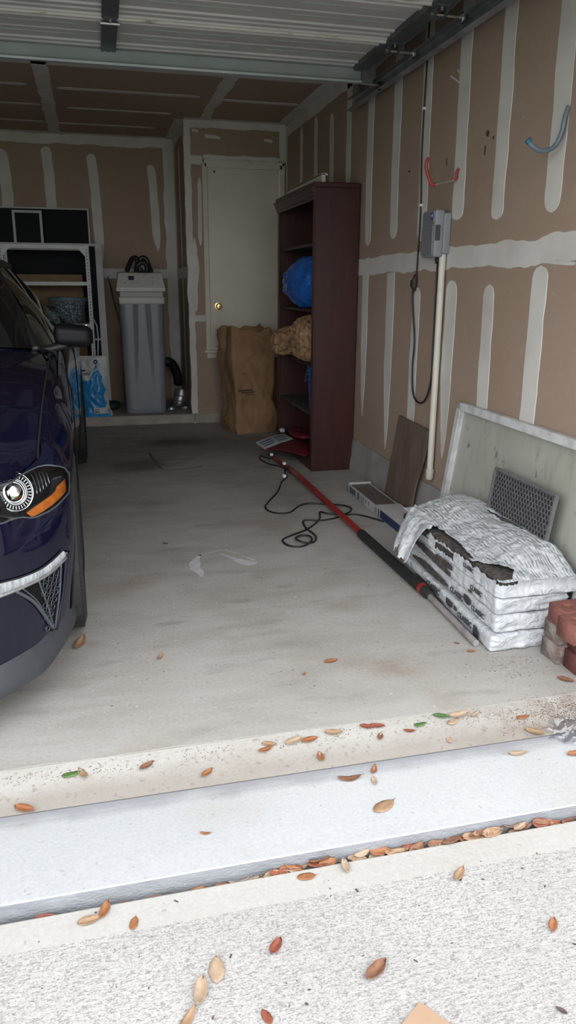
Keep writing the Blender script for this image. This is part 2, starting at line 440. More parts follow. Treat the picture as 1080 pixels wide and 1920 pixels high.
# closet: front wall with door opening, side wall
DX0, DX1, DZ0, DZ1 = 0.965, 1.60, 0.665, 2.185
cw = MB()
cw.box(0.78, DX0 - 0.005, CY, CY + 0.11, 0.083, CZ); cw.box(DX1 + 0.005, WX + 0.1, CY, CY + 0.11, 0.083, CZ)
cw.box(DX0 - 0.005, DX1 + 0.005, CY, CY + 0.11, 0.083, DZ0); cw.box(DX0 - 0.005, DX1 + 0.005, CY, CY + 0.11, DZ1, CZ)
wall_closet = struct(cw.build('wall_closet', M['drywall']), 'bare drywall closet front in the back corner')
wall_cside = struct(MB().box(0.78, 0.89, CY + 0.11, BY, 0.085, CZ).build('wall_closet_side', M['drywall']), 'shaded side of the closet facing the softener')
# front of the house around the opening
struct(MB().box(1.56, 6.0, 1.58, 1.835, -0.3, 3.2).build('wall_front_right', M['brickwall']))
struct(MB().box(-7.0, -3.46, 1.58, 1.835, -0.3, 3.2).build('wall_front_left', M['brickwall']))
struct(MB().box(-3.46, 1.56, 1.58, 1.835, 2.14, 3.2).build('wall_front_header', M['brickwall']))

# ---- joint compound bands
def strip(name, parent, plane, c, pts, w, seed, ends=(1, 1), rag=0.12, nrm=1, step=0.008, th=0.0015):
    """pts: two in-plane end points; plane 'X','Y','Z' at coordinate c; normal sign nrm"""
    (a0, b0), (a1, b1) = pts
    th = th + 0.00012 * (len(parent.children) % 9)
    L = math.hypot(a1 - a0, b1 - b0); n = max(6, int(L / step)); ta, tb = (a1 - a0) / L, (b1 - b0) / L
    na, nb = -tb, ta
    mb = MB(); vs = []
    def P(a, b, h):
        h *= nrm
        return {'X': (c + h, a, b), 'Y': (a, c + h, b), 'Z': (a, b, c + h)}[plane]
    for i in range(n + 1):
        t = i / n; d = t * L
        e = 1.0
        for dd, en in ((d, ends[0]), (L - d, ends[1])):
            if en and dd < w * en:
                q = dd / (w * en)
                e = min(e, q ** 0.6 if en > 1.5 else math.sqrt(max(0.0, 1 - (1 - q) ** 2)))
        e = min(1.0, max(0.03, e))
        l = w / 2 * e * (1 + rag * fbm(d * 6 + seed, seed * 1.7, 0, 4)); r = w / 2 * e * (1 + rag * fbm(d * 6 - seed, 5 + seed * 1.3, 0, 4))
        mid = 0.12 * w * fbm(d * 1.5, seed, 2, 2)
        A, B = a0 + ta * d + na * mid, b0 + tb * d + nb * mid
        vs += [P(A + na * l * 1.03, B + nb * l * 1.03, 0.0), P(A + na * l, B + nb * l, th), P(A - na * r, B - nb * r, th), P(A - na * r * 1.03, B - nb * r * 1.03, 0.0)]
    fs = [(i * 4 + k, i * 4 + k + 1, i * 4 + 5 + k, i * 4 + 4 + k) for i in range(n) for k in range(3)]
    mb.add(vs, fs)
    return mb.build('joint_compound', M['mud'], parent)
WR = dict(plane='X', c=WX, nrm=-1)
for i, (y, z0, z1, w, e0, e1) in enumerate([(6.30, 1.35, 2.43, 0.075, 0, 1), (5.88, 1.35, 2.43, 0.085, 0, 1), (5.47, 1.35, 2.37, 0.085, 0, 1), (5.085, 1.3, 2.50, 0.095, 0, 0),
        (4.665, 1.465, 2.50, 0.10, 0.8, 0), (4.235, 1.483, 2.50, 0.105, 0.5, 0), (3.845, 1.45, 2.50, 0.105, 0.5, 0), (3.435, 1.522, 2.5, 0.108, 0.3, 0),
        (3.055, 1.496, 2.5, 0.10, 0.4, 0), (2.645, 1.49, 2.5, 0.105, 0.6, 0), (2.235, 1.45, 2.5, 0.105, 0.6, 0)]):
    strip('u', wall_right, pts=((y, z0), (y + 0.02, z1)), w=w, seed=i * 3.1 + 1, ends=(e0, e1), **WR)
for i, (y, z0, z1, w, e0, e1) in enumerate([(4.675, 0.395, 1.30, 0.105, 4.5, 0), (4.235, 0.265, 1.30, 0.115, 4.5, 0), (3.855, 0.3, 1.22, 0.095, 1, 0.6), (3.435, 0.385, 1.255, 0.115, 3.5, 0.5),
        (3.06, 0.3, 1.235, 0.095, 1, 0.6), (2.675, 0.3, 1.304, 0.105, 1, 0.5), (5.085, 0.3, 1.3, 0.1, 2, 0), (2.25, 0.3, 1.28, 0.1, 1, 0.5)]):
    strip('l', wall_right, pts=((y - 0.01, z0), (y + 0.01, z1)), w=w, seed=i * 5.3 + 40, ends=(e0, e1), **WR)
strip('b', wall_right, pts=((1.85, 1.372), (4.9, 1.338)), w=0.096, seed=77, ends=(0, 0), rag=0.32, step=0.012, th=0.0022, **WR)
strip('b', wall_right, pts=((4.9, 1.338), (6.8, 1.338)), w=0.088, seed=78, ends=(0, 0), rag=0.2, step=0.012, th=0.0022, **WR)
strip('c', wall_right, pts=((1.85, 2.49), (6.85, 2.49)), w=0.095, seed=81, ends=(0, 0), rag=0.15, step=0.02, **WR)
strip('d', wall_right, pts=((6.82, 1.2), (6.82, 2.5)), w=0.05, seed=82, ends=(0, 0), rag=0.15, **WR)
WB = dict(plane='Y', c=BY, nrm=-1)
for i, (x, z0, z1, w) in enumerate([(-0.75, 1.3, 2.39, 0.10), (-0.365, 1.3, 2.43, 0.09), (0.035, 1.39, 2.385, 0.085), (0.58, 1.54, 2.283, 0.075), (-1.15, 1.3, 2.4, 0.09), (-1.56, 1.3, 2.4, 0.09)]):
    strip('s', wall_back, pts=((x + 0.02, z0), (x - 0.01, z1)), w=w, seed=i * 2.7 + 100, ends=(2.0, 0.6), **WB)
strip('s', wall_back, pts=((0.525, 2.275), (0.60, 2.27)), w=0.07, seed=120, ends=(0.6, 0.6), **WB)
strip('s', wall_back, pts=((-4, 1.33), (0.78, 1.33)), w=0.09, seed=121, ends=(0, 0), rag=0.2, step=0.02, **WB)
strip('s', wall_back, pts=((-4, 2.50), (0.78, 2.50)), w=0.085, seed=122, ends=(0, 0), rag=0.3, **WB)
strip('s', wall_back, pts=((0.735, 0.1), (0.735, 2.5)), w=0.11, seed=123, ends=(0, 0), rag=0.2, **WB)
strip('s', wall_cside, plane='X', c=0.78, nrm=-1, pts=((BY - 0.06, 0.1), (BY - 0.06, 2.5)), w=0.1, seed=124, ends=(0, 0), rag=0.25)
strip('s', wall_cside, plane='X', c=0.78, nrm=-1, pts=((7.30, 0.3), (7.30, 2.4)), w=0.08, seed=125, ends=(1, 1), rag=0.25)
strip('s', wall_cside, plane='X', c=0.78, nrm=-1, pts=((6.9, 0.1), (6.9, 2.5)), w=0.09, seed=126, ends=(0, 0), rag=0.2)
strip('s', wall_cside, plane='X', c=0.78, nrm=-1, pts=((6.87, 1.33), (7.75, 1.33)), w=0.09, seed=127, ends=(0, 0), rag=0.2)
strip('s', wall_cside, plane='X', c=0.78, nrm=-1, pts=((6.87, 2.5), (7.75, 2.5)), w=0.09, seed=128, ends=(0, 0), rag=0.2)
WC = dict(plane='Y', c=CY, nrm=-1)
strip('s', wall_closet, pts=((0.803, 0.09), (0.803, 2.53)), w=0.055, seed=130, ends=(0, 0), rag=0.35, step=0.015, **WC)
strip('s', wall_closet, pts=((0.78, 2.51), (1.65, 2.51)), w=0.055, seed=131, ends=(0, 0), rag=0.3, step=0.015, **WC)
strip('s', wall_closet, pts=((1.635, 2.25), (1.635, 2.53)), w=0.07, seed=132, ends=(0, 0), rag=0.35, step=0.015, **WC)
strip('s', wall_closet, pts=((0.82, 2.235), (0.93, 2.235)), w=0.07, seed=133, ends=(0, 0.3), rag=0.35, **WC)
strip('s', wall_closet, pts=((0.895, 1.55), (0.90, 2.10)), w=0.035, seed=134, ends=(2, 2), rag=0.35, **WC)
strip('s', wall_closet, pts=((0.835, 1.0), (0.845, 1.62)), w=0.05, seed=135, ends=(1, 2), rag=0.6, **WC)
strip('s', wall_closet, pts=((0.80, 0.94), (0.93, 0.94)), w=0.05, seed=136, ends=(0, 0.3), rag=0.3, **WC)
strip('s', wall_closet, pts=((0.93, 2.262), (1.60, 2.262)), w=0.03, seed=137, ends=(1, 1), rag=0.6, **WC)
for i, (x, z, w, l) in enumerate([(0.875, 2.46, .025, .03), (1.02, 2.42, .03, .07), (1.50, 2.41, .022, .04)]):
    strip('s', wall_closet, pts=((x - l, z), (x + l, z - 0.01)), w=w, seed=140 + i, ends=(0.5, 0.5), rag=0.9, step=0.01, **WC)
WCe = dict(plane='Z', c=CZ, nrm=-1)
strip('s', ceiling, pts=((-0.235, 2.0), (-0.285, 7.75)), w=0.095, seed=150, ends=(0, 0), rag=0.3, **WCe)
strip('s', ceiling, pts=((0.955, 2.0), (0.95, 6.85)), w=0.085, seed=151, ends=(0, 0), rag=0.3, **WCe)
for i, (x0, x1, y, w) in enumerate([(-1.4, -0.38, 6.01, .055), (-1.4, -0.33, 6.625, .05), (-1.4, -0.34, 7.26, .05), (-0.19, 0.82, 6.06, .06), (-0.14, 0.66, 6.68, .045), (-0.23, 0.58, 7.285, .045),
                                    (0.99, 1.58, 6.11, .06), (-1.4, 1.6, 5.43, .09), (-3.0, -1.45, 6.3, .06)]):
    strip('s', ceiling, pts=((x0, y), (x1, y)), w=w, seed=160 + i, ends=(0.8, 0.8), rag=0.2, **WCe)
strip('s', ceiling, pts=((1.615, 2.0), (1.615, 6.85)), w=0.075, seed=171, ends=(0, 0), rag=0.15, **WCe)
strip('s', ceiling, pts=((0.745, 6.85), (0.745, 7.77)), w=0.07, seed=172, ends=(0, 0), rag=0.15, **WCe)
strip('s', ceiling, pts=((0.78, 6.82), (1.65, 6.82)), w=0.06, seed=173, ends=(0, 0), rag=0.15, **WCe)
strip('s', ceiling, pts=((-4.0, 7.745), (0.77, 7.745)), w=0.07, seed=174, ends=(0, 0), rag=0.15, **WCe)
# scars and dabs on the right wall
M['scar'] = mat('dark_wall_scar', (0.05, 0.035, 0.025), 0.9)
for i, (y0, z0, y1, z1, w) in enumerate([(3.18, 1.842, 3.205, 1.856, .022), (3.135, 1.822, 3.145, 1.826, .01), (3.205, 1.765, 3.205, 1.805, .007), (3.58, 1.775, 3.585, 1.81, .006), (4.03, 1.81, 4.06, 1.812, .008)]):
    o = strip('s', wall_right, pts=((y0, z0), (y1, z1)), w=w, seed=180 + i, ends=(0.5, 0.5), rag=0.8, step=0.004, **WR); o.name = 'wall_scar'; o.data.materials[0] = M['scar']
for i, (y0, z0, y1, z1, w) in enumerate([(3.60, 2.16, 3.44, 2.08, .008), (3.53, 2.17, 3.42, 2.10, .007), (2.46, 1.305, 2.75, 1.325, .012), (2.47, 1.36, 2.53, 1.358, .02), (2.38, 1.36, 2.44, 1.358, .018)]):
    strip('s', wall_right, pts=((y0, z0), (y1, z1)), w=w, seed=190 + i, ends=(0.5, 0.5), rag=0.8, step=0.006, **WR)

# ---- closet door with casing and knob
dn = struct(MB().box(DX0 + 0.002, DX1 - 0.002, CY + 0.008, CY + 0.045, DZ0 + 0.004, DZ1 - 0.004, 0.003).build('door_1', M['door_paint']), 'off white flat closet door with a brass knob')
kn = MB()
kn.lathe([(0.0, -0.062), (0.018, -0.061), (0.026, -0.052), (0.027, -0.042), (0.02, -0.032), (0.011, -0.026), (0.011, -0.008), (0.031, -0.006), (0.033, 0.0), (0.0, 0.0)], (1.04, CY + 0.008, 1.045), 'Y', 24)
kn.build('door_knob', M['brass'], dn, smooth=True, auto=40)
MB().lathe([(0, -0.006), (0.008, -0.005), (0.009, 0)], (1.03, CY + 0.008, 2.15), 'Y', 10).build('screw_hole', M['scar'], dn)
cs = MB()
def casing(mb, x0, x1, z0, z1, horiz):
    for k, (a, b, h) in enumerate([(0, 1, 0.010), (0.10, 0.42, 0.016), (0.55, 0.92, 0.014)]):
        if horiz: mb.box(x0, x1, CY - h, CY + 0.002, z0 + (z1 - z0) * a, z0 + (z1 - z0) * b, 0.002)
        else: mb.box(x0 + (x1 - x0) * a, x0 + (x1 - x0) * b, CY - h, CY + 0.002, z0, z1, 0.002)
casing(cs, 0.925, DX0, DZ0 - 0.02, DZ1 + 0.055, False)
casing(cs, DX1 + 0.04, DX1, DZ0 - 0.02, DZ1 + 0.055, False)
casing(cs, 0.925, DX1 + 0.04, DZ1 + 0.055, DZ1, True)
cs.box(0.905, DX1 + 0.045, CY - 0.03, CY + 0.01, DZ0 - 0.028, DZ0 - 0.002, 0.004)
cs.box(0.925, DX1 + 0.035, CY - 0.016, CY + 0.005, DZ0 - 0.075, DZ0 - 0.028, 0.003)
struct(cs.build('trim_3', M['white_trim']), 'white casing and sill around the closet door')

# ------------------------------------------------------------------ the car (local axes: u across, v back from the nose, w up)
def make_paint():
    g = NT('dark_navy_car_paint', 0.30)
    fl = g.noise(900, 2, lo=0.45, hi=0.75)
    g.color(g.mix(g.math('MULTIPLY', fl, 0.5), (0.0030, 0.0034, 0.0145), (0.0060, 0.0070, 0.032)))
    g.b.inputs['Metallic'].default_value = 0.0
    g.b.inputs['Specular IOR Level'].default_value = 0.0
    g.b.inputs['Coat Weight'].default_value = 1.0; g.b.inputs['Coat Roughness'].default_value = 0.025
    return g.m
M['paint'] = make_paint()
M['tint'] = mat('dark_tinted_glass', (0.006, 0.007, 0.008), 0.03, coat=0.5)
M['lens'] = mat('clear_lens', (1, 1, 1), 0.0, trans=1.0); M['lens'].node_tree.nodes['Principled BSDF'].inputs['IOR'].default_value = 1.15
M['lampblack'] = mat('lamp_housing', (0.008, 0.0085, 0.010), 0.3, col2=(0.016, 0.0165, 0.018), scale=30)
M['chrome'] = mat('bright_chrome', (0.80, 0.81, 0.83), 0.08, 1.0)
M['silver'] = mat('satin_silver', (0.55, 0.56, 0.58), 0.28, 0.9)
M['amber'] = mat('amber_reflector', (0.55, 0.16, 0.015), 0.25, col2=(0.42, 0.11, 0.01), scale=60, bump=0.2, bscale=200, coat=0.6)
M['led'] = mat('led_light_bar', (0.26, 0.28, 0.30), 0.18, col2=(0.44, 0.46, 0.48), scale=45, stretch=(3, 0.3, 0.3), coat=0.6, bump=0.3, bscale=120)
M['splitter'] = mat('charcoal_splitter_plastic', (0.026, 0.029, 0.036), 0.5, col2=(0.036, 0.039, 0.046), scale=20)
M['bezel'] = mat('gloss_bezel', (0.055, 0.064, 0.08), 0.25, coat=0.3)
M['mesh'] = mat('black_grille_mesh', (0.006, 0.0065, 0.007), 0.7, spec=0.1)
M['mirror_black'] = mat('gloss_black_mirror', (0.004, 0.004, 0.006), 0.5, spec=0.25)
M['seam'] = mat('panel_gap', (0.002, 0.002, 0.002), 0.9)

AV, AW, AR = 0.90, 0.335, 0.362
RV = 3.62
SH_W = [(0.40, .695), (.60, .745), (.90, .815), (1.2, .865), (1.6, .912), (1.9, .935), (2.5, .95), (3.2, .965), (3.6, .98), (4.2, 1.0), (4.62, .97)]
SH_U = [(0.40, .845), (.60, .862), (1.7, .866), (1.9, .868), (2.5, .872), (3.3, .86), (4.2, .82), (4.62, .76)]
SIDE_U = [(.54, .951), (.9, .958), (1.3, .951), (1.9, .936), (2.6, .936), (3.2, .948), (3.62, .958), (4.1, .945), (4.45, .905)]
FRONT = [(0, 0), (.2, .008), (.4, .035), (.55, .08), (.65, .125), (.74, .19), (.80, .25), (.85, .31), (.89, .37), (.92, .43), (.942, .49), (.951, .54)]
REAR = [(.905, 4.45), (.85, 4.60), (.7, 4.70), (.4, 4.76), (0, 4.785)]
def wb_of(v):
    for c in (AV, RV):
        if abs(v - c) < AR: return max(0.185, AW + math.sqrt(AR * AR - (v - c) ** 2))
    return 0.185
def columns():
    cols = []
    fr = crom([(a, b, 0) for a, b in FRONT], 16)
    for p in fr:
        u, v = p.x, p.y
        if u <= 0.80:
            k = u / 0.80
            top = (u, v + 0.05 + 0.03 * k, 0.712 - 0.010 * k)
        else:
            k = min(1.0, (u - 0.80) / 0.151)
            vt = 0.33 + 0.33 * k ** 0.8
            ut = min(interp(SH_U, vt), 0.80 + 0.065 * min(1, k * 1.6))
            top = (ut, vt, 0.702 + (interp(SH_W, vt) - 0.702) * min(1, k * 1.15) ** 1.5)
        cols.append((u, v, top, 0.185, 0.0 if u <= .8 else min(1, (u - .8) / .15)))
    vs = []
    def add(a, b, n): vs.extend([a + (b - a) * i / n for i in range(n)])
    add(.542, .60, 6); add(.60, 1.20, 14); add(1.20, 1.262, 6); add(1.262, 3.25, 26); add(3.25, 3.32, 6); add(3.32, 3.92, 14); add(3.92, 3.99, 6); add(3.99, 4.45, 8)
    for v in vs:
        vt = max(v, 0.66 + (v - .54) * 0.75) if v < 1.02 else v
        cols.append((interp(SIDE_U, v), v, (interp(SH_U, vt), vt, interp(SH_W, vt)), wb_of(v), 1.0))
    for p in crom([(a, b, 0) for a, b in REAR], 6):
        k = (p.y - 4.45) / 0.335
        cols.append((p.x, p.y, (p.x * 0.9, p.y - 0.06 * k, 0.985 - 0.0 * k), 0.22, 1.0 - k))
    return cols
ROWS = 120
HU = [(.60, .703), (.70, .699), (.774, .697), (.81, .697), (.84, .697), (.868, .700), (.898, .698), (.930, .683), (.945, .655)]
HL = [(.60, .635), (.70, .613), (.77, .603), (.795, .604), (.82, .598), (.846, .588), (.870, .588), (.905, .594), (.943, .612)]
def belt_col(c):
    u, v, (ut, vt, wt), wb, k = c
    out = []
    wc = 0.52 + 0.06 * k if v < 1.0 else wt - 0.20
    wc = max(wc, min(wb, wt - 0.06)) if wb < wt - 0.08 else wt - 0.08
    for i in range(ROWS + 1):
        t = i / ROWS; t = t ** 0.85
        w = wb + (wt - wb) * t
        x = max(0.0, (w - wc) / (wt - wc)) if wt > wc else 0.0
        x = min(1.0, x)
        f = (1 - k) * x ** 1.35 + k * (1 - math.sqrt(max(0.0, 1 - x ** 2.1)))
        uu, vv = u + (ut - u) * f, v + (vt - v) * f
        if w < 0.46:
            tk = ((0.46 - w) / 0.28) ** 1.4
            if v < 1.0 and u > .6: uu -= 0.030 * tk * min(1, (u - .6) / .3); vv += 0.012 * tk * (1 if v < .5 else 0)
            elif v >= 1.0 and v < 4.4: uu -= 0.028 * tk
            elif v < 1.0: vv += 0.02 * tk
        if 0.40 < w < 0.62 and u < 0.75 and v < .3: vv -= 0.008 * math.sin((w - 0.40) / 0.22 * math.pi)
        out.append(Vector((uu, vv, w)))
    return out
CAR_COLS = columns()
CAR_GRID = [belt_col(c) for c in CAR_COLS]
def in_lamp(p):
    u = abs(p.x)
    return p.y < .75 and .603 < u < .940 and interp(HL, u) + .001 < p.z < interp(HU, u) - .001
def belt_mb(cut=False):
    mb = MB(); nc = len(CAR_GRID); R1 = ROWS + 1
    for sgn in (1, -1):
        vs = [(p.x * sgn, p.y, p.z) for col in CAR_GRID for p in col]
        fs = [(i * R1 + j, (i + 1) * R1 + j, (i + 1) * R1 + j + 1, i * R1 + j + 1) for i in range(nc - 1) for j in range(ROWS)
              if not (cut and in_lamp((CAR_GRID[i][j] + CAR_GRID[i + 1][j + 1]) * .5))]
        mb.add(vs, fs)
    return mb
_b = belt_mb()
CAR_BVH = BVHTree.FromPolygons([Vector(p) for p in _b.v], _b.f)
def on_front(u, w, lift=0.0, maxv=0.9):
    """point of the front skin seen straight from the front at (u, w), lifted along its normal"""
    hit, nrm, _, _ = CAR_BVH.ray_cast(Vector((u, -1.0, w)), Vector((0, 1, 0)), 1.0 + maxv)
    if hit is None:
        hit, nrm, _, _ = CAR_BVH.find_nearest(Vector((u, 0.5, w)))
    if nrm.y > 0: nrm = -nrm
    return hit + nrm * lift
CAR = thing('car', 'dark navy blue sports coupe parked nose out at the left', 'car', (0, 0, 0))
CAR_M = Matrix.Translation((-1.066, 1.80, 0)) @ Matrix.Rotation(math.radians(0.6), 4, 'Z')
CAR.matrix_world = CAR_M

def build_car():
    body = belt_mb(True).build('body', M['paint'], CAR, smooth=True, auto=50)
    # hood
    def edge(a):
        """front/side edge of the hood: a 0..1 from centre to the corner"""
        u = 0.862 * a
        if u <= 0.80: p = on_front_top(u)
        else: p = on_front_top(u)
        return u, p
    tops = [c[2] for c in CAR_COLS if c[1] < 1.0]
    def on_front_top(u):
        best = None
        for q0, q1 in zip(tops, tops[1:]):
            if q0[0] <= u <= q1[0] or (u >= q0[0] and q1[0] >= .8599):
                t = 0 if q1[0] == q0[0] else (u - q0[0]) / (q1[0] - q0[0]); t = max(0, min(1, t))
                return q0[1] + (q1[1] - q0[1]) * t, q0[2] + (q1[2] - q0[2]) * t
        return tops[-1][1], tops[-1][2]
    def hood(a, b):
        u = 0.856 * a
        v0, w0 = on_front_top(u)
        v1 = 1.50 + 0.24 * a ** 2.2
        v = v0 + (v1 - v0) * b
        # edge height on the fender line at this v, crowned to the middle
        ws = interp(SH_W, max(v, 0.40))
        k = max(0.0, min(1.0, (v - v0) / 0.45)); k = k * k * (3 - 2 * k)
        t = (v - v0) / (v1 - v0)
        wside = ws
        crown = 0.045 * (1 - a ** 2) * (0.35 + 0.65 * min(1, t * 1.6)) + 0.018 * math.exp(-((a - 0.52) / 0.12) ** 2) * min(1, t * 3) * (1 - t * .5)
        base = w0 + (0.935 - w0) * t ** 0.72
        k2 = a ** 3
        w = (base * (1 - k2) + max(wside, w0) * k2) + crown
        if b == 0: w = w0
        return u, v, w + 0.002
    hm = MB()
    hm.grid(lambda a, b: hood(a, b), 40, 44)
    hm.grid(lambda a, b: (lambda p: (-p[0], p[1], p[2]))(hood(a, b)), 40, 44)
    hm.build('hood', M['paint'], CAR, smooth=True, auto=50)
    # dark gaps along the hood
    for s in (1, -1):
        gp = MB(); gp.tube([(s * (0.861), hood(1, b)[1], hood(1, b)[2] - 0.001) for b in [i / 30 for i in range(31)]], 0.0035, 6)
        gp.build('hood_gap', M['seam'], CAR)
    # windscreen, roof, glass
    bot = crom([(0, 1.43, .985), (.4, 1.50, .98), (.68, 1.69, .962), (.79, 1.82, .945)], 6)
    top = crom([(0, 2.13, 1.372), (.3, 2.16, 1.366), (.5, 2.23, 1.345), (.585, 2.30, 1.315)], 6)
    n = len(bot) - 1
    def ws(s):
        def f(a, b):
            i = min(n - 1, int(a * n)); t = a * n - i
            p = bot[i].lerp(bot[i + 1], t); q = top[i].lerp(top[i + 1], t)
            r = p.lerp(q, b); bul = 0.03 * math.sin(b * math.pi)
            return (s * (r.x + 0.012 * math.sin(b * math.pi) * a), r.y - bul, r.z + bul * 0.6)
        return f
    wm = MB().grid(ws(1), 18, 12).grid(ws(-1), 18, 12)
    wm.build('windscreen', M['tint'], CAR, smooth=True)
    rail = [(.605, 2.28, 1.30), (.612, 2.55, 1.322), (.61, 2.95, 1.315), (.62, 3.4, 1.235), (.67, 3.9, 1.11), (.75, 4.3, 1.02)]
    belt = [(.80, 1.84, .942), (.862, 2.1, .948), (.868, 2.7, .955), (.862, 3.2, .967), (.845, 3.7, .985), (.815, 4.3, 1.003)]
    rl, bl = crom(rail, 6), crom(belt, 6)
    m_ = len(rl) - 1
    sg, rf, fr = MB(), MB(), MB()
    for s in (1, -1):
        def side(a, b):
            i = min(m_ - 1, int(a * m_)); t = a * m_ - i
            p = bl[i].lerp(bl[i + 1], t).lerp(rl[i].lerp(rl[i + 1], t), b)
            return (s * (p.x + 0.03 * math.sin(b * math.pi)), p.y, p.z)
        sg.grid(lambda a, b: side(a * 0.72, b), 26, 8)
        rf.grid(lambda a, b: side(0.72 + 0.28 * a, b), 12, 8)
        # roof shell
        def roof(a, b):
            i = min(m_ - 1, int(a * m_)); t = a * m_ - i
            p = rl[i].lerp(rl[i + 1], t)
            cw = p.z + 0.058 * (1 - max(0, a - .55) / .45 * .7)
            return (s * p.x * b, p.y - 0.10 * (1 - b * b) * (1 - a), cw + (p.z - cw) * b ** 2.4)
        rf.grid(lambda a, b: roof(a * 0.52, b), 16, 12)
        rg = MB()
        sg.grid(lambda a, b: roof(0.52 + 0.48 * a, b * 0.9), 16, 12)
        rf.grid(lambda a, b: roof(0.52 + 0.48 * a, 0.9 + 0.1 * b), 16, 3)
        ap_ = [(s * .80, 1.80, .937), (s * .755, 1.93, 1.03), (s * .69, 2.08, 1.145), (s * .625, 2.23, 1.26), (s * .60, 2.34, 1.315), (s * .607, 2.55, 1.327), (s * .605, 2.95, 1.32)]
        MB().tube(crom(ap_, 6), 0.022, 8).build('pillar_trim', M['black'], CAR, smooth=True)
        # rear deck
        rf.grid(lambda a, b: (s * (0.80 - .06 * a) * b, 4.28 + 0.46 * a, 1.022 - 0.03 * a - 0.012 * b * b), 6, 6)
        # cowl between hood and screen
        rf.grid(lambda a, b: (lambda h, q: (s * (h[0] + (q[0] - h[0]) * b), h[1] + (q[1] - h[1]) * b, h[2] - 0.006 + (q[2] - h[2]) * b))(hood(a * 0.99, 1.0), ws(1)(a, 0)), 16, 2)
        rf.grid(lambda a, b: (s * (interp(SH_U, 1.60 + .35 * a) + (0.80 - interp(SH_U, 1.6 + .35 * a)) * b * min(1, a + .25)), 1.60 + .35 * a, interp(SH_W, 1.60 + .35 * a) + 0.01 * b), 8, 4)
    rf.build('roof', M['paint'], CAR, smooth=True, auto=50)
    sg.build('side_glass', M['tint'], CAR, smooth=True)
    # spoiler
    sp = MB()
    pr_ = [(u, 4.53 + 0.05 * (1 - (u / .78) ** 2), 1.075 - 0.03 * abs(u / .78) ** 4) for u in [-.78 + 1.56 * i / 24 for i in range(25)]]
    for i in range(24):
        (a, va, wa), (b, vb, wb2) = pr_[i], pr_[i + 1]
        sp.add([(a, va - .09, wa - .012), (a, va + .06, wa + .012), (a, va + .06, wa), (a, va - .09, wa - .026), (b, vb - .09, wb2 - .012), (b, vb + .06, wb2 + .012), (b, vb + .06, wb2), (b, vb - .09, wb2 - .026)],
               [(0, 1, 5, 4), (1, 2, 6, 5), (2, 3, 7, 6), (3, 0, 4, 7), (0, 3, 2, 1), (4, 5, 6, 7)])
    for s in (1, -1): sp.box(s * .70 - .02, s * .70 + .02, 4.46, 4.58, 0.98, 1.06)
    sp.build('rear_spoiler', M['black'], CAR)
    # door seams, handle
    for s in (1, -1):
        for vv, lean in ((1.62, 0.05), (2.95, -0.1)):
            pts = []
            for i in range(16):
                w = 0.24 + 0.70 * i / 15; v = vv + lean * (i / 15)
                h = CAR_BVH.ray_cast(Vector((1.5 * s, v, w)), Vector((-s, 0, 0)))
                if h[0]: pts.append(h[0] + Vector((s * 0.0005, 0, 0)))
            if len(pts) > 2: MB().tube(pts, 0.003, 5).build('door_gap', M['seam'], CAR)
    # underbody and wheel wells
    ub = MB().box(-.62, .62, .35, 4.5, .15, .70)
    ub.box(-.80, .80, 1.28, 3.24, .17, .5); ub.box(-.76, .76, 0.42, 0.54, .185, .55)
    for s in (1, -1):
        for c in (AV, RV):
            ub.lathe([(AR + .006, s * .955), (AR + .02, s * .90), (AR + .02, s * .60), (0.01, s * .60)], (0, c, AW), 'X', 40)
    # drop the bottom half of the wells below the sill
    ub.v = [(x, y, max(z, 0.14)) for x, y, z in ub.v]
    ub.build('underbody', M['rubber'], CAR)
    # mirrors
    for s in (1, -1):
        mi = bpy.data.objects.new('mirror', None)
        COL.objects.link(mi); mi.parent = CAR; mi.location = (s * .96, 1.93, .995); ORG[mi.name] = Vector((s * .96, 1.93, .995))
        def shp(p):
            k = (p.x * s + .09) / .18
            return Vector((p.x, p.y + 0.02 * k, p.z * (1.0 - 0.12 * k) - 0.012 * k))
        mh = rbox((.178, .105, .112), Matrix.Translation((s * .962, 1.93, 1.0)), .04, 16, 10, 12, disp=shp)
        mh.build('mirror_housing', M['mirror_black'], mi, smooth=True)
        MB().box(s * .89 if s > 0 else -1.03, 1.03 if s > 0 else -.89, 1.984, 1.99, .955, 1.04, .004).build('mirror_glass', M['chrome'], mi)
        MB().tube(crom([(s * .79, 1.88, .93), (s * .86, 1.90, .938), (s * .93, 1.92, .955)], 5), .02, 8).build('mirror_arm', M['black'], mi, smooth=True)
    # wheels
    for s in (1, -1):
        for c in (AV, RV):
            w = bpy.data.objects.new('wheel', None); COL.objects.link(w); w.parent = CAR
            w.location = (s * .83, c, .335); ORG[w.name] = Vector((0, 0, 0))
            if c == AV: w.rotation_euler = (0, 0, math.radians(1.5))
            ty = MB()
            prof = [(.235, -.10), (.262, -.122), (.295, -.128), (.318, -.120), (.329, -.105), (.334, -.06), (.335, 0), (.334, .06), (.329, .105), (.318, .120), (.295, .128), (.262, .122), (.235, .10)]
            ty.lathe([(r, h) for r, h in prof], (0, 0, 0), 'X', 56)
            # tread blocks on the shoulders and the crown
            for k in range(64):
                a = 2 * math.pi * k / 64
                for x0, x1, r0 in ((-.118, -.085, .3285), (-.075, -.03, .334), (-.02, .02, .3355), (.03, .075, .334), (.085, .118, .3285)):
                    R_ = Matrix.Rotation(a, 4, 'X')
                    ty.box(x0, x1, -.0105, .0105, r0 - .004, r0 + .0035, M=R_)
            ty.build('tyre', M['rubber'], w, smooth=True, auto=35)
            rm = MB()
            rm.lathe([(.236, .098 * s), (.242, .105 * s), (.232, .108 * s), (.222, .09 * s), (.218, .0), (.222, -.09 * s)], (0, 0, 0), 'X', 48)
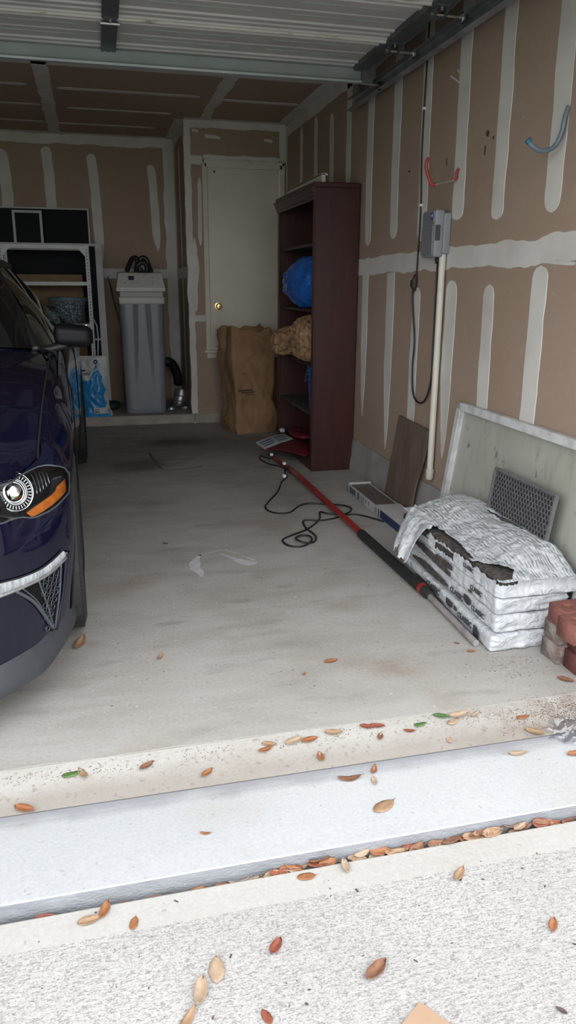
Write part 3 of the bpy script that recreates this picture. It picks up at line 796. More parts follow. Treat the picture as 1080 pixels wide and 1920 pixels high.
            for k in range(10):
                R_ = Matrix.Rotation(2 * math.pi * k / 10, 4, 'X')
                rm.box(min(.07 * s, .098 * s), max(.07 * s, .098 * s), -.014, .014, .03, .226, .004, M=R_)
            rm.lathe([(0.0, .10 * s), (.045, .098 * s), (.055, .08 * s), (.055, .05 * s)], (0, 0, 0), 'X', 20)
            rm.lathe([(.0, .0), (.17, .001 * s), (.17, .02 * s), (.0, .021 * s)], (0, 0, 0), 'X', 32)
            rm.build('rim', M['bezel'], w, smooth=True, auto=35)
    # front splitter following the bumper
    spl = MB()
    cc = crom([(a, b, 0) for a, b in FRONT], 6)
    for s in (1, -1):
        ring = []
        for i, p in enumerate(cc):
            q = cc[min(i + 1, len(cc) - 1)] - cc[max(i - 1, 0)]; nrm = Vector((q.y, -q.x, 0)).normalized()
            k = max(0.0, (p.x - .84) / .112)
            base = Vector((p.x, p.y, 0)) - Vector((0.03 * min(1, max(0, p.x - .6) / .3), -0.012, 0))
            rise = 0.05 * k ** 1.5
            o_ = base + nrm * (0.030 - 0.018 * k)
            i_ = base - nrm * 0.04
            ring.append([(s * o_.x, o_.y, .118 + rise), (s * o_.x, o_.y, .150 + rise), (s * (base + nrm * .004).x, (base + nrm * .004).y, .200 + rise * .9), (s * i_.x, i_.y, .20 + rise), (s * i_.x, i_.y, .118 + rise)])
        vs = [q for r in ring for q in r]
        spl.add(vs, [(i * 5 + k, i * 5 + (k + 1) % 5, (i + 1) * 5 + (k + 1) % 5, (i + 1) * 5 + k) for i in range(len(ring) - 1) for k in range(5)] + [tuple(range((len(ring) - 1) * 5, len(ring) * 5))])
    spl.build('front_splitter', M['splitter'], CAR, smooth=True, auto=30)
    # grille openings in the middle of the nose
    def patch(u0, u1, w0, w1, lift, name, m, parent=CAR, nu=24, nw=8):
        return MB().grid(lambda a, b: on_front(u0 + (u1 - u0) * a, w0 + (w1 - w0) * b, lift), nu, nw).build(name, m, parent, smooth=True)
    patch(-.52, .52, .47, .665, .004, 'grille', M['mesh'])
    patch(-.48, .48, .24, .40, .004, 'lower_grille', M['mesh'])
    for u0, u1, ws_ in ((-.50, .50, [.49 + .026 * i for i in range(7)]), (-.46, .46, [.262 + .03 * i for i in range(5)])):
        for w_ in ws_:
            MB().tube([on_front(u0 + (u1 - u0) * i / 30, w_, .006) for i in range(31)], .004, 6).build('grille_slat', M['black'], CAR, smooth=True)
    front_lights()
def clear_mat(name, tint=(1, 1, 1), rough=0.02, k=0.14, extra=0.0):
    """thin clear film: see-through with a fresnel sheen"""
    m = bpy.data.materials.new(name); m.use_nodes = True
    n, l = m.node_tree.nodes, m.node_tree.links
    n.remove(n['Principled BSDF'])
    tr = n.new('ShaderNodeBsdfTransparent'); tr.inputs['Color'].default_value = (*tint, 1)
    gl = n.new('ShaderNodeBsdfGlossy'); gl.inputs['Roughness'].default_value = rough
    lw = n.new('ShaderNodeFresnel'); lw.inputs['IOR'].default_value = 1.45
    ad = n.new('ShaderNodeMath'); ad.operation = 'ADD'; ad.inputs[1].default_value = extra; l.new(lw.outputs[0], ad.inputs[0])
    mx = n.new('ShaderNodeMixShader'); l.new(ad.outputs[0], mx.inputs[0]); l.new(tr.outputs[0], mx.inputs[1]); l.new(gl.outputs[0], mx.inputs[2])
    l.new(mx.outputs[0], n['Material Output'].inputs['Surface'])
    return m
M['cover'] = clear_mat('clear_lamp_cover', (.96, .97, .98), .01)
def front_lights():
    def poly(tab): return lambda a: interp(tab, a)
    def between(up, lo, lift, nu=40, nw=8, s=1, u_shift=None, prof=None):
        """skin patch between two (u, w) curves given as point lists"""
        U, L = crom([(p[0], p[1], 0) for p in up], 6), crom([(p[0], p[1], 0) for p in lo], 6)
        def at(c, a):
            x = a * (len(c) - 1); i = min(len(c) - 2, int(x)); return c[i].lerp(c[i + 1], x - i)
        def f(a, b):
            p = at(L, a).lerp(at(U, a), b)
            h = lift * (prof(a, b) if prof else 1.0)
            q = on_front(p.x, p.y, h, 0.75); return (s * q.x, q.y, q.z)
        return MB().grid(f, nu, nw)
    def line(pts, lift, s, n=6):
        out = []
        for p in crom([(p[0], p[1], 0) for p in pts], n):
            q = on_front(p.x, p.y, lift, 0.75); out.append(Vector((s * q.x, q.y, q.z)))
        return out
    AU = [(.832, .607), (.868, .620), (.905, .633), (.914, .645), (.942, .656)]
    AL = [(.846, .592), (.862, .592), (.895, .600), (.924, .610), (.944, .620)]
    DU = [(.64, .466), (.70, .458), (.758, .449), (.808, .440), (.862, .439), (.912, .456)]
    DL = [(.64, .428), (.70, .420), (.758, .414), (.815, .412), (.867, .414), (.916, .430)]
    for s in (1, -1):
        lp = bpy.data.objects.new('headlight', None); COL.objects.link(lp); lp.parent = CAR; ORG[lp.name] = Vector((0, 0, 0))
        between(HU, HL, -.046, 60, 24, s, prof=lambda a, b: min(1.0, b * 9, (1 - b) * 9, a * 14, (1 - a) * 14) - .03).build('lamp_housing', M['lampblack'], lp, smooth=True)
        bz = MB().tube(line(HU, .003, s) + line(HL[::-1], .003, s), .0028, 6)
        bz.build('lamp_bezel', M['bezel'], lp, smooth=True)
        # projector
        sn = on_front(.806, .660, .01) - on_front(.806, .660, 0); sn.normalize()
        nrm = (sn + Vector((0.05, -1.0, 0.25))).normalized()
        c0 = Vector((.8000, .383, .6535))
        def fr(c, z):
            z = Vector((s * z.x, z.y, z.z)); c = Vector((s * c.x, c.y, c.z)); x = Vector((0, 0, 1)).cross(z).normalized(); y = z.cross(x)
            return Matrix(((x.x, y.x, z.x, c.x), (x.y, y.y, z.y, c.y), (x.z, y.z, z.z, c.z), (0, 0, 0, 1)))
        PM = fr(c0, nrm)
        pj = MB(); pj.lathe([(0, .010), (.012, .0095), (.022, .007), (.030, .002), (.033, -.002)], (0, 0, 0), 'Z', 32, M=PM)
        pj.build('projector_lens', M['chrome'], lp, smooth=True)
        rg = MB(); rg.lathe([(.033, .000), (.035, .006), (.038, .006), (.040, .001)], (0, 0, 0), 'Z', 40, M=PM)
        rg.lathe([(.052, .0), (.053, .005), (.057, .006), (.061, .001)], (0, 0, 0), 'Z', 40, M=PM)
        rg.build('chrome_ring', M['chrome'], lp, smooth=True)
        fn = MB()
        for k in range(32):
            fn.box(.041, .051, -.0011, .0011, .0, .004, M=PM @ Matrix.Rotation(2 * math.pi * k / 32, 4, 'Z'))
        o = fn.build('ring_fins', M['silver'], lp); o['kind'] = 'stuff'
        for k in range(5):
            r = .076 + .011 * k
            pts = []
            for i in range(10):
                a = math.radians(52 - 62 * i / 9 + k * 3)
                if s < 0: a = math.pi - a
                q = PM @ Vector((r * math.cos(a), r * math.sin(a), 0)); h = CAR_BVH.ray_cast(Vector((q.x, q.y - .4, q.z)), Vector((0, 1, 0)))
                if h[0] and abs(h[0].x) < .93 and h[0].z < .694: pts.append(h[0] + Vector((-.004 * s, .016, -.004)))
            if len(pts) > 2: MB().tube(pts, .0013, 5).build('lamp_arc', M['silver'], lp, smooth=True)
        between(AU, AL, -.003, 30, 5, s).build('amber_marker', M['amber'], lp, smooth=True)
        t2 = MB().tube(line(AU, -.002, s), .0022, 5); t2.build('amber_edge', M['black'], lp, smooth=True)
        between(HU, HL, .007, 40, 10, s, prof=lambda a, b: min(1, 4 * b * (1 - b) * 1.6) * min(1, a * 8, (1 - a) * 8) * .8 + .2).build('lamp_cover', M['cover'], lp, smooth=True)
        # light bar in the bumper
        lb = bpy.data.objects.new('light_bar', None); COL.objects.link(lb); lb.parent = CAR; ORG[lb.name] = Vector((0, 0, 0))
        between(DU, DL, .012, 40, 6, s, prof=lambda a, b: .35 + .65 * math.sin(math.pi * b) ** .5).build('led_strip', M['led'], lb, smooth=True)
        MB().tube(line(DL, .008, s), .0065, 6).build('chrome_lip', M['silver'], lb, smooth=True)
        MB().tube(line(DU, .004, s), .003, 6).build('upper_seal', M['black'], lb, smooth=True)
        for k in range(9):
            uu = .66 + .03 * k
            wt = interp([(p[0], p[1]) for p in DU], uu); wl = interp([(p[0], p[1]) for p in DL], uu)
            MB().tube([Vector((s * q.x, q.y, q.z)) for q in (on_front(uu, wl + (wt - wl) * t, .0135) for t in (.1, .35, .65, .9))], .0011, 5).build('led_divider', M['silver'], lb)
        # V-shaped fog recess under it
        fv = bpy.data.objects.new('fog_recess', None); COL.objects.link(fv); fv.parent = CAR; ORG[fv.name] = Vector((0, 0, 0))
        between([(.790, .408), (.83, .406), (.87, .409), (.912, .426)], [(.790, .404), (.845, .300), (.870, .205), (.914, .418)], .0025, 24, 14, s).build('recess_panel', M['mesh'], fv, smooth=True)
        ra = line([(.921, .445), (.914, .385), (.899, .300), (.874, .206)], .004, s)
        MB().tube(ra, .0085, 8, radii=[.012 - .006 * i / (len(ra) - 1) for i in range(len(ra))]).build('blue_blade', M['paint'], fv, smooth=True)
        for pts, r, m in (([(.905, .415), (.893, .32), (.871, .212)], .004, 'bezel'), ([(.790, .405), (.826, .352), (.851, .280), (.867, .218)], .006, 'bezel'), ([(.846, .404), (.860, .310), (.869, .218)], .0032, 'bezel'),
                          ([(.806, .405), (.838, .34), (.862, .24)], .003, 'bezel')):
            MB().tube(line(pts, .004, s), r, 6).build('strut', M[m], fv, smooth=True)
        ms = MB()
        for i in range(9):
            w0 = .40 - .021 * i
            for j in range(4):
                uu = .853 + .0125 * j + (.006 if i % 2 else 0)
                if uu < .853 + (.905 - .853) * (w0 - .21) / .2:
                    c = [on_front(uu + .0055 * math.cos(a), w0 + .010 * math.sin(a), .006) for a in [k * math.pi / 3 for k in range(7)]]
                    ms.tube([Vector((s * q.x, q.y, q.z)) for q in c], .0012, 4)
        o = ms.build('honeycomb', M['silver' if False else 'bezel'], fv); o['kind'] = 'stuff'
build_car()

# ------------------------------------------------------------------ overhead garage door, track, wall fittings
M['gd_panel'] = mat('garage_door_back', (0.55, 0.55, 0.53), 0.45, 0.05, col2=(0.49, 0.49, 0.475), scale=3)
M['gd_lip'] = mat('door_joint_lip', (0.66, 0.65, 0.61), 0.5, col2=(0.30, 0.27, 0.22), scale=9, lo=0.6, hi=0.72, stretch=(1, 5, 5))
M['gd_strut'] = mat('pale_blue_grey_strut', (0.40, 0.45, 0.46), 0.4, 0.2, col2=(0.34, 0.39, 0.40), scale=4)
M['gd_stile'] = mat('grey_steel_stile', (0.13, 0.145, 0.155), 0.45, 0.5, col2=(0.10, 0.11, 0.12), scale=6)
GX0, GX1, GZ = -3.42, 1.505, 2.362
gd = thing('garage_door', 'raised sectional garage door hanging below the ceiling', 'garage door', (-0.95, 3.35, GZ))
for k in range(4):
    y1 = 4.40 - 0.527 * k; y0 = y1 - 0.523
    prof = [(0.0, -.004), (.018, -.004), (.022, 0.004), (.055, .004), (.060, .010), (.085, .010), (.090, .004), (.115, .004), (.120, .012),
            (.250, .012), (.255, .016), (.268, .016), (.273, .012), (.403, .012), (.408, .004), (.433, .004), (.438, .010), (.463, .010), (.468, .004), (.501, .004), (.505, -.004), (.523, -.004)]
    mb = MB()
    pts = [(GX0, y1 - a, GZ + h) for a, h in prof] + [(GX0, y0, GZ + .05), (GX0, y1, GZ + .05)]
    mb.prism(pts, (GX1 - GX0, 0, 0))
    mb.build('door_section', M['gd_panel'], gd)
    # embossed bead outlines between the stiles
    for x0, x1 in ((-3.3, -2.4), (-2.2, -1.25), (-1.0, 0.02), (0.24, 0.78), (0.86, 1.40)):
        for yy_ in (y1 - .20, y0 + .17):
            MB().box(x0 + .05, x1 - .05, yy_ - .002, yy_ + .002, GZ + .009, GZ + .013).build('embossed_bead', M['gd_strut'], gd)
    if k < 3:
        MB().box(GX0, GX1 - .06, y0 - .012, y0 + .006, GZ - .013, GZ + .001, .002).build('joint_lip', M['gd_lip'], gd)
    for x in (0.13, -1.08, -2.30):
        st = MB().box(x - .036, x + .036, y0 + .012, y1 - (.035 if k == 0 else .012), GZ - .014, GZ + .004, .002)
        st.build('centre_stile', M['gd_stile'], gd)
        if k < 3:
            hg = bpy.data.objects.new('hinge', None); COL.objects.link(hg); hg.parent = gd; ORG[hg.name] = ORG[gd.name]
            h = MB().box(x - .028, x + .028, y0 - .055, y0 + .05, GZ - .019, GZ - .013, .002)
            h.build('hinge_leaf', M['gd_stile'], hg)
            MB().tube([(x - .042, y0, GZ - .026), (x + .042, y0, GZ - .026)], .008, 10).build('hinge_pin', M['steel'], hg, smooth=True, auto=40)
            MB().box(x - .005, x + .005, y0 - .045, y0 - .012, GZ - .030, GZ - .019, .002).build('bolt', M['steel'], hg)
    for x0, x1 in ((1.43, 1.505), (GX0, GX0 + .075)):
        MB().box(x0, x1, y0 + .004, y1 - (.04 if k == 0 else .004), GZ - .016, GZ + .02, .002).build('end_stile', M['gd_stile'], gd)
su = MB()
su.prism([(GX0 + .02, 4.398, GZ - .002), (GX0 + .02, 4.398, GZ - .008), (GX0 + .02, 4.372, GZ - .008), (GX0 + .02, 4.368, GZ - .076), (GX0 + .02, 4.34, GZ - .076), (GX0 + .02, 4.336, GZ - .066), (GX0 + .02, 4.360, GZ - .07), (GX0 + .02, 4.364, GZ - .002)], (GX1 - .05 - GX0, 0, 0))
su.build('stiffening_strut', M['gd_strut'], gd)
for x in (0.115, 0.145):
    MB().lathe([(.0, -.006), (.006, -.006), (.006, .012)], (x, 4.355, GZ - .01), 'Z', 8).build('strut_bolt', M['steel'], gd)
for k, y in enumerate((4.365, 3.873, 3.346, 2.819)):
    rk = bpy.data.objects.new('roller_bracket', None); COL.objects.link(rk); rk.parent = gd; ORG[rk.name] = ORG[gd.name]
    if k == 0:
        pb = MB().box(1.475, 1.535, 4.335, 4.342, GZ - .082, GZ - .002, .002); pb.box(1.477, 1.487, 4.328, 4.342, GZ - .082, GZ - .004); pb.box(1.523, 1.533, 4.328, 4.342, GZ - .082, GZ - .004)
        pb.box(1.475, 1.535, 4.335, 4.40, GZ - .012, GZ - .004, .002)
        pb.build('bracket_plate', M['galv'], rk)
        zc = GZ - .080
    else:
        pb = MB().box(1.435, 1.50, y - .05, y + .045, GZ - .024, GZ - .015, .002); pb.box(1.44, 1.448, y - .03, y + .03, GZ - .055, GZ - .016); pb.box(1.487, 1.495, y - .03, y + .03, GZ - .055, GZ - .016)
        pb.build('bracket_plate', M['gd_stile'], rk)
        for dy in (-.03, .03): MB().lathe([(0, -.016), (.006, -.015), (.006, .0)], (1.468, y + dy, GZ - .022), 'Z', 8).build('bolt', M['steel'], rk)
        zc = GZ - .042
    yr = y - (.03 if k == 0 else 0)
    MB().tube([(1.435 if k else 1.47, yr, zc), (1.575, yr, zc - .004)], .0065 if k else .005, 10).build('roller_stem', M['steel'], rk, smooth=True, auto=40)
    MB().lathe([(0, -.008), (.020, -.008), (.023, -.003), (.023, .003), (.020, .008), (0, .008)], (1.575, yr, zc - .006), 'X', 24).build('roller_wheel', M['black' if k == 0 else 'galv'], rk, smooth=True, auto=40)

tk = thing('door_track', 'galvanised steel roller track along the right wall', 'track', (1.585, 3.4, 2.29))
def track_profile():
    # C section opening to -x: list of (dx, dn) ; n = normal direction (z on the straight)
    return [(-.022, -.030), (.012, -.034), (.020, -.022), (.020, .022), (.012, .034), (-.022, .030)]
ch = MB(); ring = []
path = [(4.88 - (4.88 - 2.30) * i / 16, 2.290, 0) for i in range(17)]
for i in range(1, 13):
    a = math.radians(7.5 * i); path.append((2.30 - .34 * math.sin(a), 2.290 - .34 * (1 - math.cos(a)), a))
path.append((1.96, .85, math.pi / 2))
pr_ = track_profile(); n_ = len(pr_)
for (y, z, a) in path:
    for dx, dn in pr_: ring.append((1.582 + dx, y + dn * math.sin(a) * -1, z + dn * math.cos(a)))
ch.add(ring, [(i * n_ + k, i * n_ + k + 1, (i + 1) * n_ + k + 1, (i + 1) * n_ + k) for i in range(len(path) - 1) for k in range(n_ - 1)])
ch.build('track_channel', M['galv_dark'], tk, solid=.0022)
MB().box(1.607, 1.640, 2.20, 4.885, 2.322, 2.326).box(1.607, 1.611, 2.20, 4.885, 2.30, 2.326).build('track_angle', M['galv_dark'], tk)
MB().box(1.622, 1.647, 4.845, 4.848, 2.30, CZ).box(1.644, 1.647, 4.82, 4.848, 2.30, CZ).build('hanger_strap', M['galv'], tk)

# ---- hanging hooks
M['hook_blue'] = mat('steel_blue_hook', (0.16, 0.21, 0.25), 0.4, 0.2, col2=(0.12, 0.16, 0.19), scale=12)
M['cap_blue'] = mat('blue_vinyl_cap', (0.02, 0.13, 0.22), 0.5)
M['hook_red'] = mat('red_vinyl', (0.33, 0.035, 0.03), 0.45)
hk = thing('wall_hook', 'grey blue J-shaped wall hook with a blue tip', 'hook', (1.65, 2.61, 1.72))
pts = crom([(1.652, 2.600, 1.835), (1.642, 2.60, 1.80), (1.635, 2.603, 1.745), (1.615, 2.61, 1.705), (1.575, 2.615, 1.690), (1.535, 2.618, 1.705), (1.515, 2.62, 1.725)], 8)
MB().tube(pts, .0085, 12).build('hook_rod', M['hook_blue'], hk, smooth=True, auto=60)
MB().tube([pts[-5], pts[-3], pts[-1] + (pts[-1] - pts[-2]) * .6], .0115, 12).build('tip_cap', M['cap_blue'], hk, smooth=True, auto=60)
hk = thing('wall_hook', 'red U-shaped wall hook beside the hanging cord', 'hook', (1.65, 3.45, 1.70))
pts = crom([(1.650, 3.44, 1.745), (1.640, 3.44, 1.725), (1.642, 3.445, 1.705), (1.625, 3.45, 1.695), (1.575, 3.45, 1.684), (1.530, 3.452, 1.674), (1.512, 3.455, 1.700), (1.498, 3.46, 1.745), (1.500, 3.46, 1.775), (1.508, 3.46, 1.785)], 7)
MB().tube(pts, .0042, 10).build('hook_rod', M['steel'], hk, smooth=True)
MB().tube(pts[:20], .0072, 10).build('red_sleeve', M['hook_red'], hk, smooth=True, auto=60)
MB().tube(pts[33:], .0080, 10).build('red_sleeve', M['hook_red'], hk, smooth=True, auto=60)

# ---- irrigation controller, conduit, cords
M['ctrl'] = mat('grey_controller_plastic', (0.25, 0.265, 0.285), 0.45, col2=(0.22, 0.235, 0.255), scale=8)
M['ctrl_dark'] = mat('controller_seam', (0.05, 0.055, 0.06), 0.6)
M['ctrl_front'] = mat('grey_controller_lid', (0.17, 0.18, 0.195), 0.4)
M['sticker'] = mat('blue_sticker', (0.02, 0.05, 0.22), 0.5)
M['white_print'] = mat('white_print', (0.7, 0.7, 0.7), 0.6)
M['pvc'] = mat('ivory_pvc', (0.60, 0.575, 0.50), 0.4, col2=(0.54, 0.51, 0.44), scale=5)
ic = thing('control_box', 'grey plastic irrigation control box on the right wall', 'control box', (1.62, 3.55, 1.36))
MB().box(1.618, 1.654, 3.485, 3.635, 1.375, 1.56, .006).build('back_box', M['ctrl'], ic)
MB().box(1.572, 1.621, 3.49, 3.64, 1.36, 1.575, .010, seg=3).build('cover', M['ctrl'], ic, smooth=True, auto=40)
MB().box(1.568, 1.574, 3.502, 3.632, 1.512, 1.565, .002).build('lid_panel', M['ctrl_front'], ic)
MB().box(1.566, 1.574, 3.502, 3.632, 1.372, 1.506, .003).build('lid_panel', M['ctrl_front'], ic)
MB().box(1.5745, 1.60, 3.4885, 3.4905, 1.435, 1.505).build('side_groove', M['ctrl_dark'], ic)
MB().box(1.567, 1.569, 3.507, 3.537, 1.53, 1.562).build('sticker', M['sticker'], ic)
MB().box(1.5662, 1.5672, 3.516, 3.521, 1.537, 1.556).box(1.5662, 1.5672, 3.511, 3.533, 1.545, 1.549).build('sticker_mark', M['white_print'], ic)
pv = thing('conduit_pipe', 'ivory plastic conduit pipe running down the right wall', 'pipe', (1.63, 3.505, .25))
MB().tube([(1.630, 3.512, 1.374), (1.628, 3.50, .30)], .0165, 16).build('pipe_run', M['pvc'], pv, smooth=True, auto=40)
MB().lathe([(0, 0), (.014, .003), (.020, .012), (.021, .058), (.0175, .060)], (1.628, 3.499, .252), 'Z', 16).build('end_cap', M['pvc'], pv, smooth=True, auto=40)
cd = tag(MB().tube(crom([(1.640, 3.57, 1.362), (1.642, 3.59, 1.33), (1.645, 3.597, 1.25), (1.645, 3.595, 1.1), (1.645, 3.592, .93), (1.642, 3.585, .76), (1.640, 3.64, .652), (1.640, 3.735, .627), (1.642, 3.81, .672), (1.645, 3.842, .80), (1.645, 3.832, .94), (1.644, 3.872, 1.10), (1.642, 3.882, 1.17), (1.640, 3.872, 1.215)], 8), .0048, 8)
    .lathe([(.0, 1.330), (.010, 1.332), (.012, 1.345), (.012, 1.361), (.0, 1.361)], (1.625, 3.555, 0), 'Z', 12)
    .build('power_cord', M['black'], smooth=True, base=True), 'black power cord looping down from the grey control box', 'cord')
xc = thing('extension_cord', 'thin dark extension cord hanging down from the door track', 'cord', (1.645, 3.86, 1.23))
MB().tube(crom([(1.646, 3.86, 2.52), (1.646, 3.862, 2.30), (1.646, 3.87, 2.08), (1.646, 3.868, 1.84), (1.646, 3.846, 1.63), (1.646, 3.85, 1.38), (1.644, 3.853, 1.27)], 8), .0042, 8).build('cord', M['black'], xc, smooth=True)
MB().tube([(1.64, 3.852, 1.285), (1.636, 3.85, 1.262), (1.634, 3.852, 1.225), (1.638, 3.858, 1.205)], .012, 10, radii=[.008, .014, .0145, .009]).build('socket', mat('brown_rubber_socket', (0.035, 0.028, 0.024), 0.6), xc, smooth=True)
for z, y in ((2.077, 3.868), (1.625, 3.846)):
    MB().box(1.636, 1.655, y - .010, y + .010, z - .006, z + .006, .002).build('white_staple', M['white_print'], xc)
tag(MB().tube([(1.640, 3.872, 1.21), (1.634, 3.878, 1.232), (1.632, 3.87, 1.255)], .010, 10, radii=[.006, .012, .010]).build('plug', M['black'], smooth=True, base=True), 'black plug pushed into the end of the hanging extension cord', 'plug')

# ------------------------------------------------------------------ bookcase and what it holds
M['mahog'] = mat('dark_mahogany_veneer', (0.036, 0.0105, 0.0092), 0.36, col2=(0.052, 0.0145, 0.0125), scale=6, stretch=(6, 6, 0.5), bump=0.06, bscale=60, bstretch=(6, 6, .4))
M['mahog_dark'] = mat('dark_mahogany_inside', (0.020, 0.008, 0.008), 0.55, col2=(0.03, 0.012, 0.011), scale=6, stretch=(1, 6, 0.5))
M['shelfgrey'] = mat('dusty_shelf_edge', (0.085, 0.075, 0.07), 0.7, col2=(0.05, 0.042, 0.04), scale=12)
bc = thing('bookcase', 'tall dark mahogany bookcase against the right wall', 'bookcase', (1.495, 5.31, 0))
BX0, BX1, BY0, BY1, BH = 1.347, 1.642, 4.80, 5.83, 1.84
MB().box(BX0 + .012, BX1, BY0, BY0 + .022, 0, BH - .03, .002).build('side_panel', M['mahog'], bc)
MB().box(BX0 + .012, BX1, BY1 - .022, BY1, 0, BH - .03, .002).build('side_panel', M['mahog'], bc)
MB().box(BX0, BX0 + .014, BY0 - .001, BY0 + .045, 0, BH - .03, .003).build('face_stile', M['mahog'], bc)
MB().box(BX0, BX0 + .014, BY1 - .045, BY1 + .001, 0, BH - .03, .003).build('face_stile', M['mahog'], bc)
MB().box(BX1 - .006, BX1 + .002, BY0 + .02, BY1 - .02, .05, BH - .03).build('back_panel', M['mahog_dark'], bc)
MB().box(BX0 - .012, BX1 + .002, BY0 - .008, BY1 + .012, BH - .03, BH, .004).build('top_board', M['mahog'], bc)
cr = MB(); pf = [(BX0 + .004, BH - .100), (BX0 - .006, BH - .092), (BX0 - .006, BH - .075), (BX0 - .014, BH - .068), (BX0 - .020, BH - .050), (BX0 - .026, BH - .040), (BX0 - .026, BH - .028), (BX0 + .004, BH - .028)]
cr.prism([(x, BY0 - .006, z) for x, z in pf], (0, BY1 - BY0 + .018, 0))
cr.build('crown_moulding', M['mahog'], bc)
for z in (.075, .37, .70, 1.055, 1.47):
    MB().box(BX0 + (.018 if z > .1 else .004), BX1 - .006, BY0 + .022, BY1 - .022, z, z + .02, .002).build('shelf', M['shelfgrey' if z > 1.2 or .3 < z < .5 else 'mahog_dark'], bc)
MB().box(BX0 + .004, BX0 + .02, BY0 + .04, BY1 - .04, 0, .075).build('toe_board', M['mahog'], bc)
M['plank_white'] = mat('white_painted_wood', (0.60, 0.58, 0.53), 0.6, col2=(0.52, 0.5, 0.45), scale=7)
o = MB().box(1.405, 1.432, 4.86, 5.78, BH, BH + .058, .003).box(1.405, 1.448, 4.86, 5.78, BH + .046, BH + .060, .003)
tag(o.build('trim_board', M['plank_white'], base=True), 'white painted length of trim on top of the mahogany bookcase', 'board')

def crumple(p, amp, f, seed):
    q = Vector((p.x * f + seed, p.y * f - seed, p.z * f + seed * .5))
    n1 = noise.noise(q); n2 = noise.noise(q * 2.1 + Vector((5, 1, 3))); n3 = noise.noise(q * 4.3)
    return amp * (1 - 2 * abs(n1)) + amp * .6 * (1 - 2 * abs(n2)) + amp * .25 * n3
def lump(size, loc, seed, amp=.02, f=9.0, n=22, shape=None, rot=0.0, power=2.5):
    """crumpled bag-like lump: a superellipsoid with folded noise"""
    mb = MB(); sx, sy, sz = (k / 2 for k in size); Rz = Matrix.Rotation(rot, 3, 'Z')
    nu, nv = n * 2, n
    def sp(c, e): return math.copysign(abs(c) ** e, c)
    vs = []
    for j in range(nv + 1):
        ph = -math.pi / 2 + math.pi * j / nv
        for i in range(nu):
            th = 2 * math.pi * i / nu; e = 2 / power
            d = Vector((sp(math.cos(ph), e) * sp(math.cos(th), e), sp(math.cos(ph), e) * sp(math.sin(th), e), sp(math.sin(ph), e)))
            p = Vector((d.x * sx, d.y * sy, d.z * sz)); nn = Vector((d.x / sx, d.y / sy, d.z / sz)).normalized()
            p = p + nn * crumple(p, amp, f, seed)
            if shape: p = shape(p)
            p.z = max(p.z, -sz)
            vs.append(Rz @ p + Vector(loc) + Vector((0, 0, sz)))
    fs = [(j * nu + i, j * nu + (i + 1) % nu, (j + 1) * nu + (i + 1) % nu, (j + 1) * nu + i) for j in range(nv) for i in range(nu)]
    return mb.add(vs, fs)
M['bluebag'] = mat('blue_plastic_bag', (0.010, 0.075, 0.33), 0.2, col2=(0.016, 0.12, 0.46), scale=6, coat=0.3)
M['kraft'] = mat('brown_kraft_paper', (0.32, 0.195, 0.105), 0.75, col2=(0.245, 0.14, 0.072), scale=7, bump=0.25, bscale=22)
M['bucket'] = mat('blue_bucket_plastic', (0.012, 0.10, 0.40), 0.35)
def bshape(p):
    return Vector((p.x - .05 * (p.y / .3), p.y, p.z * (1 - .35 * max(0, p.y) / .28)))
tag(lump((.30, .62, .33), (1.475, 5.24, 1.077), 3.3, .018, 9.5, 64, bshape).build('plastic_bag', M['bluebag'], smooth=True, auto=65, base=True), 'crumpled blue plastic bag stuffed on the bookcase shelf', 'bag')
pb_ = lump((.31, .52, .28), (1.478, 5.17, .722), 9.1, .022, 22, 64)
tag(pb_.build('paper_bag', M['kraft'], smooth=True, auto=45, base=True), 'crumpled brown paper bag on the bookcase shelf under the blue bag', 'bag')
pf_ = lump((.26, .22, .17), (1.42, 5.655, .722), 14.2, .026, 22, 48)
tag(pf_.build('paper_bag', M['kraft'], smooth=True, auto=40, base=True), 'smaller wad of brown paper sticking out of the bookcase', 'bag')
bk = thing('bucket', 'bright blue plastic bucket on the low bookcase shelf', 'bucket', (1.47, 5.02, .39))
MB().lathe([(.0, .002), (.082, .0), (.098, .30), (.104, .302), (.104, .312), (.096, .312), (.080, .012), (0, .012)], (1.475, 5.02, .3905), 'Z', 28).build('bucket_wall', M['bucket'], bk, smooth=True, auto=35)
MB().lathe([(.099, .245), (.107, .245), (.107, .255), (.099, .255)], (1.475, 5.02, .3905), 'Z', 28).build('rim_band', M['bucket'], bk, smooth=True, auto=35)
MB().tube(crom([(1.475 - .10, 5.02, .67), (1.37, 5.06, .61), (1.375, 5.10, .575), (1.40, 5.115, .60)], 6), .003, 6).build('handle', M['galv'], bk, smooth=True)
